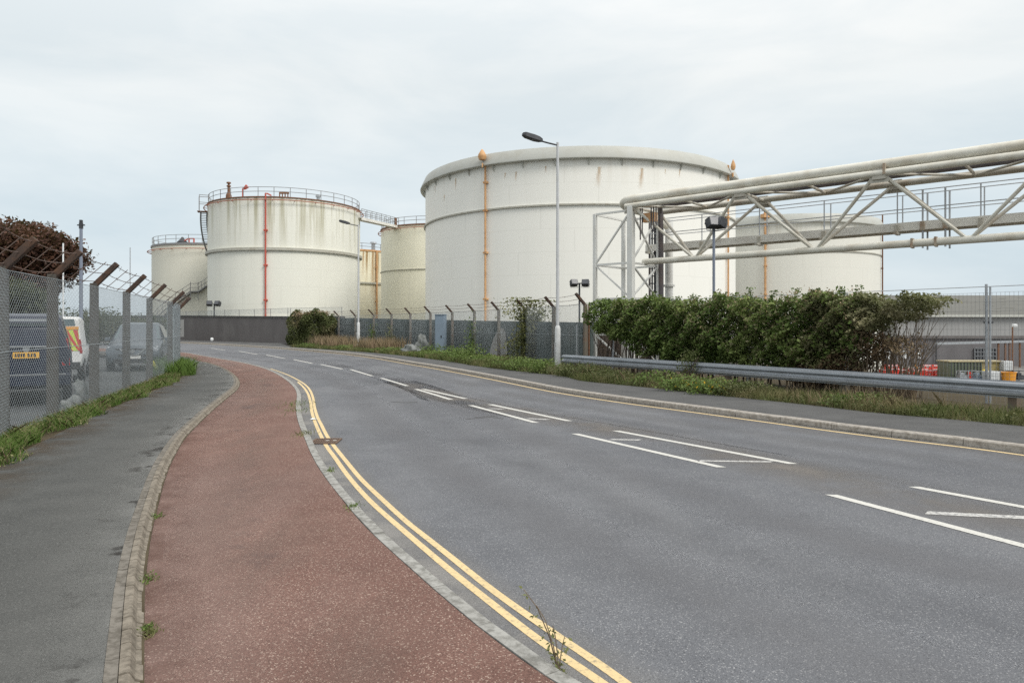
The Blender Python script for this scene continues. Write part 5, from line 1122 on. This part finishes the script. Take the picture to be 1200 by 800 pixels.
m=MB(); m.bar((sx0-.2,SY-.25,zc),(sx1,SY-.25,zc),.15,.45); m.build('cladding_trim',M_WALL,sh)
for px,pw,py0,py1 in ((1058,5,411,420),(1039,5,412,421),(1077,3,408,420)):
    a=at(px,py0,SY-.35);b=at(px+pw,py1,SY-.35); m=MB(); m.box(((a[0]+b[0])/2,SY-.08,(a[2]+b[2])/2),(b[0]-a[0],.06,a[2]-b[2])); m.build('wall_notice',M_NOTICE,sh)
a=at(1141,408,SY);b=at(1166,426,SY); m=MB(); m.box(((a[0]+b[0])/2,SY-.05,(a[2]+b[2])/2),(b[0]-a[0],.2,a[2]-b[2])); dr=m.build('doorway',M_DARK,sh)
m=MB()
for i in range(8): u=a[0]+(b[0]-a[0])*i/7; m.bar((u,SY-.25,a[2]),(u,SY-.25,b[2]),.07,.07)
for i in range(5): z=a[2]+(b[2]-a[2])*i/4; m.bar((a[0],SY-.25,z),(b[0],SY-.25,z),.07,.07)
m.build('door_grille',M_GALV,dr)
m=MB(); a=at(1097,402.5,SY-3);b=at(1215,399.5,SY-3); m.bar(a,b,.5,.35); cn=m.build('canopy',M_GALV,sh)
m=MB()
for px in (1170,1178,1183,1195): a=at(px,401,SY-3); m.bar((a[0],a[1],ZQ),a,.2,.2)
m.build('canopy_post',M_RUST,cn)
a=at(1097,401,SY-.3); m=MB(); m.tube([(a[0],a[1],a[2]+1),(a[0],a[1],ZQ)],.1,6); m.build('downpipe',M_DARK,sh)
def yard_lamp(px,py,Y,label,mat,v):
    X,_,Z=at(px,py,Y); t=thing('yard_lamp',label,'lamp post',(X,Y,ZQ)); m=MB(); m.tube([(X,Y,ZQ),(X,Y,Z)],.09,6); m.build('post',mat,t); m=MB()
    for s in (-1,1) if v else (1,): m.box((X+s*.32,Y,Z+.2),(.55,.35,.3),0,.3)
    m.build('lamp_head',M_DARK if v else M_NOTICE,t)
yard_lamp(1158,379,95,'dark twin headed yard lamp in front of the warehouse cladding',M_RAILW,True); yard_lamp(1186.5,383,95,'rusty thin yard lamp with one pale head in front of the warehouse',M_RUST,False)
# stillage container
t=thing('storage_container','low green storage container with a yellow end and roof edge in the quay yard','container',at(1140,441,82)[:2]+(ZQ,)); a=at(1113,424,82);b=at(1151,424,82); c_=at(1166,424.5,84)
zt=a[2]; m=MB(); m.box(((a[0]+b[0])/2,83.2,(ZQ+zt)/2),(b[0]-a[0],2.4,zt-ZQ)); m.build('side_wall',paint('container_green',(.10,.125,.085),(.2,.17,.1),.5),t)
m=MB(); m.box(((b[0]+c_[0])/2,83.3,(ZQ+zt)/2-.03),(c_[0]-b[0]-.01,2.3,zt-ZQ-.06)); m.build('end_wall',paint('container_yellow',(.36,.29,.12),(.2,.15,.07),.4),t)
m=MB(); m.box(((a[0]+c_[0])/2,83.2,zt+.06),(c_[0]-a[0]+.2,2.6,.12)); m.build('roof',paint('container_roof',(.40,.34,.2),(.25,.2,.1),.4),t)
m=MB()
for i in range(10): u=a[0]+(b[0]-a[0])*(i+.5)/10; m.box((u,81.96,(ZQ+zt)/2),(.06,.07,zt-ZQ-.1))
m.build('wall_rib',M_DARK,t)
# barriers
M_RB=paint('red_plastic',(.62,.05,.03),(.4,.04,.03),.3,.5); M_OB=paint('orange_plastic',(.75,.32,.03),(.5,.2,.03),.3,.5); M_YB=paint('yellow_plastic',(.70,.52,.05),(.5,.35,.05),.3,.5)
def barrier_proto(mat,label,loc,rz,group,name='plastic_barrier'):
    t=thing(name,label,'barrier',loc,rz,group); m=MB()
    for z,h in ((.28,.16),(.62,.14),(.92,.16)): m.box((0,0,z),(1.6,.12,h))
    for x_ in (-.74,-.25,.25,.74): m.box((x_,0,.6),(.12,.11,.8))
    m.build('frame',mat,t,local=True)
    for x_ in (-.55,.55): m=MB(); m.box((x_,0,.08),(.16,.62,.14)); m.build('foot',M_TRIM,t,local=True)
    m=MB(); m.box((0,-.063,.92),(1.2,.006,.08)); m.build('reflective_strip',M_NOTICE,t,local=True)
    return t
bl=[(1037,86,.2),(1049,88,-.1),(1058,86,.3),(1067,88,-.2),(1075,85,.1),(1083,87,.4),(1091,85,-.1),(1098,87,.2),(1103,85,-.3),(1118,85.5,.1)]
names=['leftmost red barrier of the stacked row, behind the bramble stems','second red barrier from the left in the yard row','third red barrier from the left in the yard row','fourth red barrier from the left, below the orange cone','fifth red barrier from the left in the yard row','sixth red barrier from the left, turned askew','seventh red barrier from the left in the yard row','eighth red barrier from the left in the yard row','ninth red barrier, at the right end of the long row','lone red barrier right of the gap, left of the green container front']
pr=None
for (px,Y,rz),lab in zip(bl,names):
    loc=((px-600)/F*Y,Y,ZQ)
    if pr is None: pr=barrier_proto(M_RB,lab,loc,rz,'red plastic barriers in the quay yard')
    else: dup(pr,loc,rz,lab)
for k_,((px,Y,rz),lab) in enumerate(zip([(1045,90,.05),(1087,90,0),(1100,90,.1)],['red barrier stacked in the back row near the left end','red barrier of the back row below the cone, middle','red barrier of the back row near its right end'])): dup(pr,((px-600)/F*Y,Y,ZQ),rz,lab,(1.2,1.2,1.35))
yb=barrier_proto(M_YB,'yellow barrier seen under the crash barrier, left of the concrete post',((1020-600)/F*66,66,ZQ),.1,'yellow and orange barriers nearer the fence')
dup(yb,((1031-600)/F*66.5,66.5,ZQ),0,'second yellow barrier seen under the crash barrier beside the concrete post')
ob=barrier_proto(M_OB,'orange barrier glimpsed under the crash barrier right of the post',((1078-600)/F*64,64,ZQ),.1,'yellow and orange barriers nearer the fence')
dup(ob,((1094-600)/F*63,63,ZQ),-.15,'second orange barrier glimpsed under the crash barrier, farther right')
X,Y,Z=at(1073.5,433,90); t=thing('traffic_cone','orange traffic cone standing behind the red barriers','traffic cone',(X,Y,ZQ)); m=MB(); m.lathe([(.30,ZQ+.05),(.05,ZQ+1.55),(.001,ZQ+1.55)],12,(X,Y)); m.build('cone',M_OB,t,smooth=True); m=MB(); m.box((X,Y,ZQ+.03),(.7,.7,.06)); m.build('cone_base',M_TRIM,t); m=MB(); m.lathe([(.205,ZQ+.62),(.145,ZQ+.95)],12,(X,Y)); m.build('reflective_band',M_NOTICE,t)
M_IBC=paint('tank_plastic_white',(.66,.68,.68),(.45,.45,.42),.3,.4)
def ibc(label,px,Y,z,w=1.15,h=1.15,rz=0):
    X=(px-600)/F*Y; t=thing('intermediate_tank',label,'liquid container',(X,Y,z),rz,'white caged liquid containers'); m=MB(); m.box((0,0,.16+h/2),(w-.08,w-.08,h-.08)); m.build('plastic_tank',M_IBC,t,local=True,bevel=.06); m=MB()
    for i in range(6):
        u=-w/2+w*i/5
        for a,b in (((u,-w/2),(u,-w/2)),((u,w/2),(u,w/2)),((-w/2,u),(-w/2,u)),((w/2,u),(w/2,u))): m.tube([(a[0],a[1],.14),(a[0],a[1],.16+h)],.016,4)
    for j in range(5):
        z_=.2+h*j/4.2; m.tube([(-w/2,-w/2,z_),(w/2,-w/2,z_),(w/2,w/2,z_),(-w/2,w/2,z_)],.016,4,closed=True)
    m.build('cage',M_GALV,t,local=True); m=MB(); m.box((0,0,.11),(w+.04,w+.04,.04)); 
    for dx in (-.45,0,.45): m.box((dx*w,0,.045),(.12,w,.09))
    m.build('pallet',M_STEM,t,local=True); m=MB(); m.lathe([(.12,.14+h),(.12,.18+h),(.001,.18+h)],10); m.build('cap',M_TRIM,t,local=True)
zz=ZQ+.0
ibc('white caged container standing alone on top, right of the mesh fence post',1178,82,at(0,435.5,82)[2]); 
sx,sy=(1178-600)/F*82,82
t=thing('stone_plinth','grey concrete block under the upper white container','block',(sx,sy,ZQ)); hh=at(0,435.5,82)[2]-ZQ-.003; m=MB(); m.box((sx,sy,ZQ+hh/2),(1.5,1.4,hh)); m.build('block_body',M_SCON,t,bevel=.04); m=MB(); m.box((sx,sy-.71,ZQ+hh*.6),(.5,.03,.12)); m.build('lifting_slot',M_DARK,t)
ibc('lower white caged container left of the orange tub',1161,79.5,ZQ,1.3,1.05); ibc('dull white caged container between the lower one and the orange tub',1174,80,ZQ,1.1,.95,.1)
X,Y=(1182-600)/F*79,79; t=thing('orange_tub','bright orange plastic tub with a rim, lower right of the yard','tub',(X,Y,ZQ)); m=MB(); m.lathe([(.62,ZQ),(.72,ZQ+1.05),(.78,ZQ+1.05),(.78,ZQ+1.13),(.68,ZQ+1.13),(.6,ZQ+.1),(.001,ZQ+.1)],18,(X,Y)); m.build('tub_body',M_OB,t,smooth=True); m=MB(); m.bar((X-.84,Y,ZQ+.9),(X-.68,Y,ZQ+.9),.2,.05); m.build('handle',M_TRIM,t)
X,Y=(1153-600)/F*80.2,80.2; t=thing('yellow_bollard','yellow steel bollard in front of the green container','bollard',(X,Y,ZQ)); m=MB(); m.lathe([(.17,ZQ),(.17,ZQ+1.25),(.1,ZQ+1.33),(.001,ZQ+1.34)],12,(X,Y)); m.build('bollard_post',M_YB,t,smooth=True); m=MB(); m.lathe([(.173,ZQ+.9),(.173,ZQ+1.05)],12,(X,Y)); m.build('black_band',M_TRIM,t)
for i,(px,Y,mt,lab) in enumerate(((1128,81,M_GALV,'grey steel stillage left of the yellow bollard, left one'),(1137,82,M_RB,'steel stillage filled with red tubs'),(1146,80.5,M_CABI,'blue steel stillage against the green container'),(1194,81,M_DARK,'dark steel stillage at the right edge beside the white container'))):
    X=(px-600)/F*Y; t=thing('stillage',lab,'stillage',(X,Y,ZQ),.1*i-.1,'steel stillages in the quay yard'); m=MB()
    for a in (-.45,.45):
        for b in (-.4,.4): m.bar((a,b,0),(a,b,1.15),.07,.07)
    for z_ in (.15,.62,1.12):
        for b in (-.4,.4): m.bar((-.45,b,z_),(.45,b,z_),.05,.05)
        for a in (-.45,.45): m.bar((a,-.4,z_),(a,.4,z_),.05,.05)
    m.build('frame',M_GALV if i!=3 else M_DARK,t,local=True); m=MB(); m.box((0,0,.37),(.82,.72,.4)); m.box((-.15,0,.78),(.42,.6,.28)); m.build('load',mt,t,local=True,bevel=.03)

# litter and small things
for px,py,lab in ((363,492,'white paper scrap lying in the gutter above the gully grate'),):
    x,y=G(px,py); m=MB(); m.quad((x,y,.008),(x+.09,y-.02,.02),(x+.11,y+.07,.012),(x+.02,y+.08,.025)); tag(m.build('paper_scrap',M_NOTICE),lab,'litter')
X,Y,Z=at(248.5,400.5,70); m=MB(); m.blob((X,Y,.25),(.16,.14,.2),8,6,.2); tag(m.build('white_bag',M_NOTICE,smooth=True),'tiny white bag lying at the foot of the far grey wall','litter')

# ------------------------------------------------------------------ world, sun, camera
W=bpy.data.worlds.new('World'); S.world=W; W.use_nodes=True; nt=W.node_tree; nt.nodes.clear()
def wn(t,**k):
    x=nt.nodes.new(t)
    for a,b in k.items(): setattr(x,a,b)
    return x
SUN_EL,SUN_AZ=math.radians(44),math.radians(132)   # azimuth clockwise from +Y
sky=wn('ShaderNodeTexSky',sky_type='NISHITA'); sky.sun_disc=False; sky.sun_elevation=SUN_EL; sky.sun_rotation=SUN_AZ; sky.air_density=1; sky.dust_density=2
tc=wn('ShaderNodeTexCoord'); sp=wn('ShaderNodeSeparateXYZ'); nt.links.new(tc.outputs['Generated'],sp.inputs[0])
el=wn('ShaderNodeValToRGB'); E=el.color_ramp.elements
E[0].position=0.0; E[0].color=(5.5,6.2,6.65,1); E[1].position=1.0; E[1].color=(13.2,13.0,12.7,1)
for p,c_ in ((.04,(5.75,6.5,6.95)),(.10,(6.2,6.9,7.25)),(.20,(6.75,7.3,7.5)),(.32,(7.4,7.7,7.7)),(.5,(9.2,9.2,9.05))): e=E.new(p); e.color=c_+(1,)
nt.links.new(sp.outputs[2],el.inputs[0])
mp=wn('ShaderNodeMapping'); mp.inputs['Scale'].default_value=(1.6,1.6,5.5); nt.links.new(tc.outputs['Generated'],mp.inputs[0])
n1=wn('ShaderNodeTexNoise'); n1.inputs['Scale'].default_value=1.7; n1.inputs['Detail'].default_value=7; n1.inputs['Roughness'].default_value=.55; n1.inputs['Distortion'].default_value=.3; nt.links.new(mp.outputs[0],n1.inputs['Vector'])
cr=wn('ShaderNodeValToRGB'); C=cr.color_ramp.elements; C[0].position=.36; C[0].color=(.89,.93,.955,1); C[1].position=.64; C[1].color=(1.07,1.06,1.05,1); nt.links.new(n1.outputs['Fac'],cr.inputs[0])
ml=wn('ShaderNodeMix',data_type='RGBA',blend_type='MULTIPLY'); ml.inputs[0].default_value=1; nt.links.new(el.outputs[0],ml.inputs[6]); nt.links.new(cr.outputs[0],ml.inputs[7])
mx=wn('ShaderNodeMix',data_type='RGBA'); mx.inputs[0].default_value=.93; nt.links.new(sky.outputs[0],mx.inputs[6]); nt.links.new(ml.outputs[2],mx.inputs[7])
bg=wn('ShaderNodeBackground'); bg.inputs[1].default_value=.119; nt.links.new(mx.outputs[2],bg.inputs[0]); wo=wn('ShaderNodeOutputWorld'); nt.links.new(bg.outputs[0],wo.inputs[0])
sl=bpy.data.lights.new('sun','SUN'); sl.energy=2.1; sl.angle=math.radians(22); sl.color=(1,.965,.91); so=bpy.data.objects.new('sun',sl); COL.objects.link(so)
dv=Vector((math.sin(SUN_AZ)*math.cos(SUN_EL),math.cos(SUN_AZ)*math.cos(SUN_EL),math.sin(SUN_EL))); so.rotation_euler=dv.to_track_quat('Z','Y').to_euler(); so.location=dv*60
cd=bpy.data.cameras.new('camera'); cd.sensor_width=36; cd.lens=36*F/1200; cd.shift_y=-(400-HZ)/1200; cd.clip_end=6000; cd.clip_start=.05
co=bpy.data.objects.new('camera',cd); COL.objects.link(co); co.location=(0,0,EYE); co.rotation_euler=(PI/2,0,0); S.camera=co
S.view_settings.view_transform='Standard'; S.view_settings.look='None'; S.view_settings.exposure=0
S.cycles.use_denoising=False; S.cycles.max_bounces=6; S.cycles.transparent_max_bounces=4
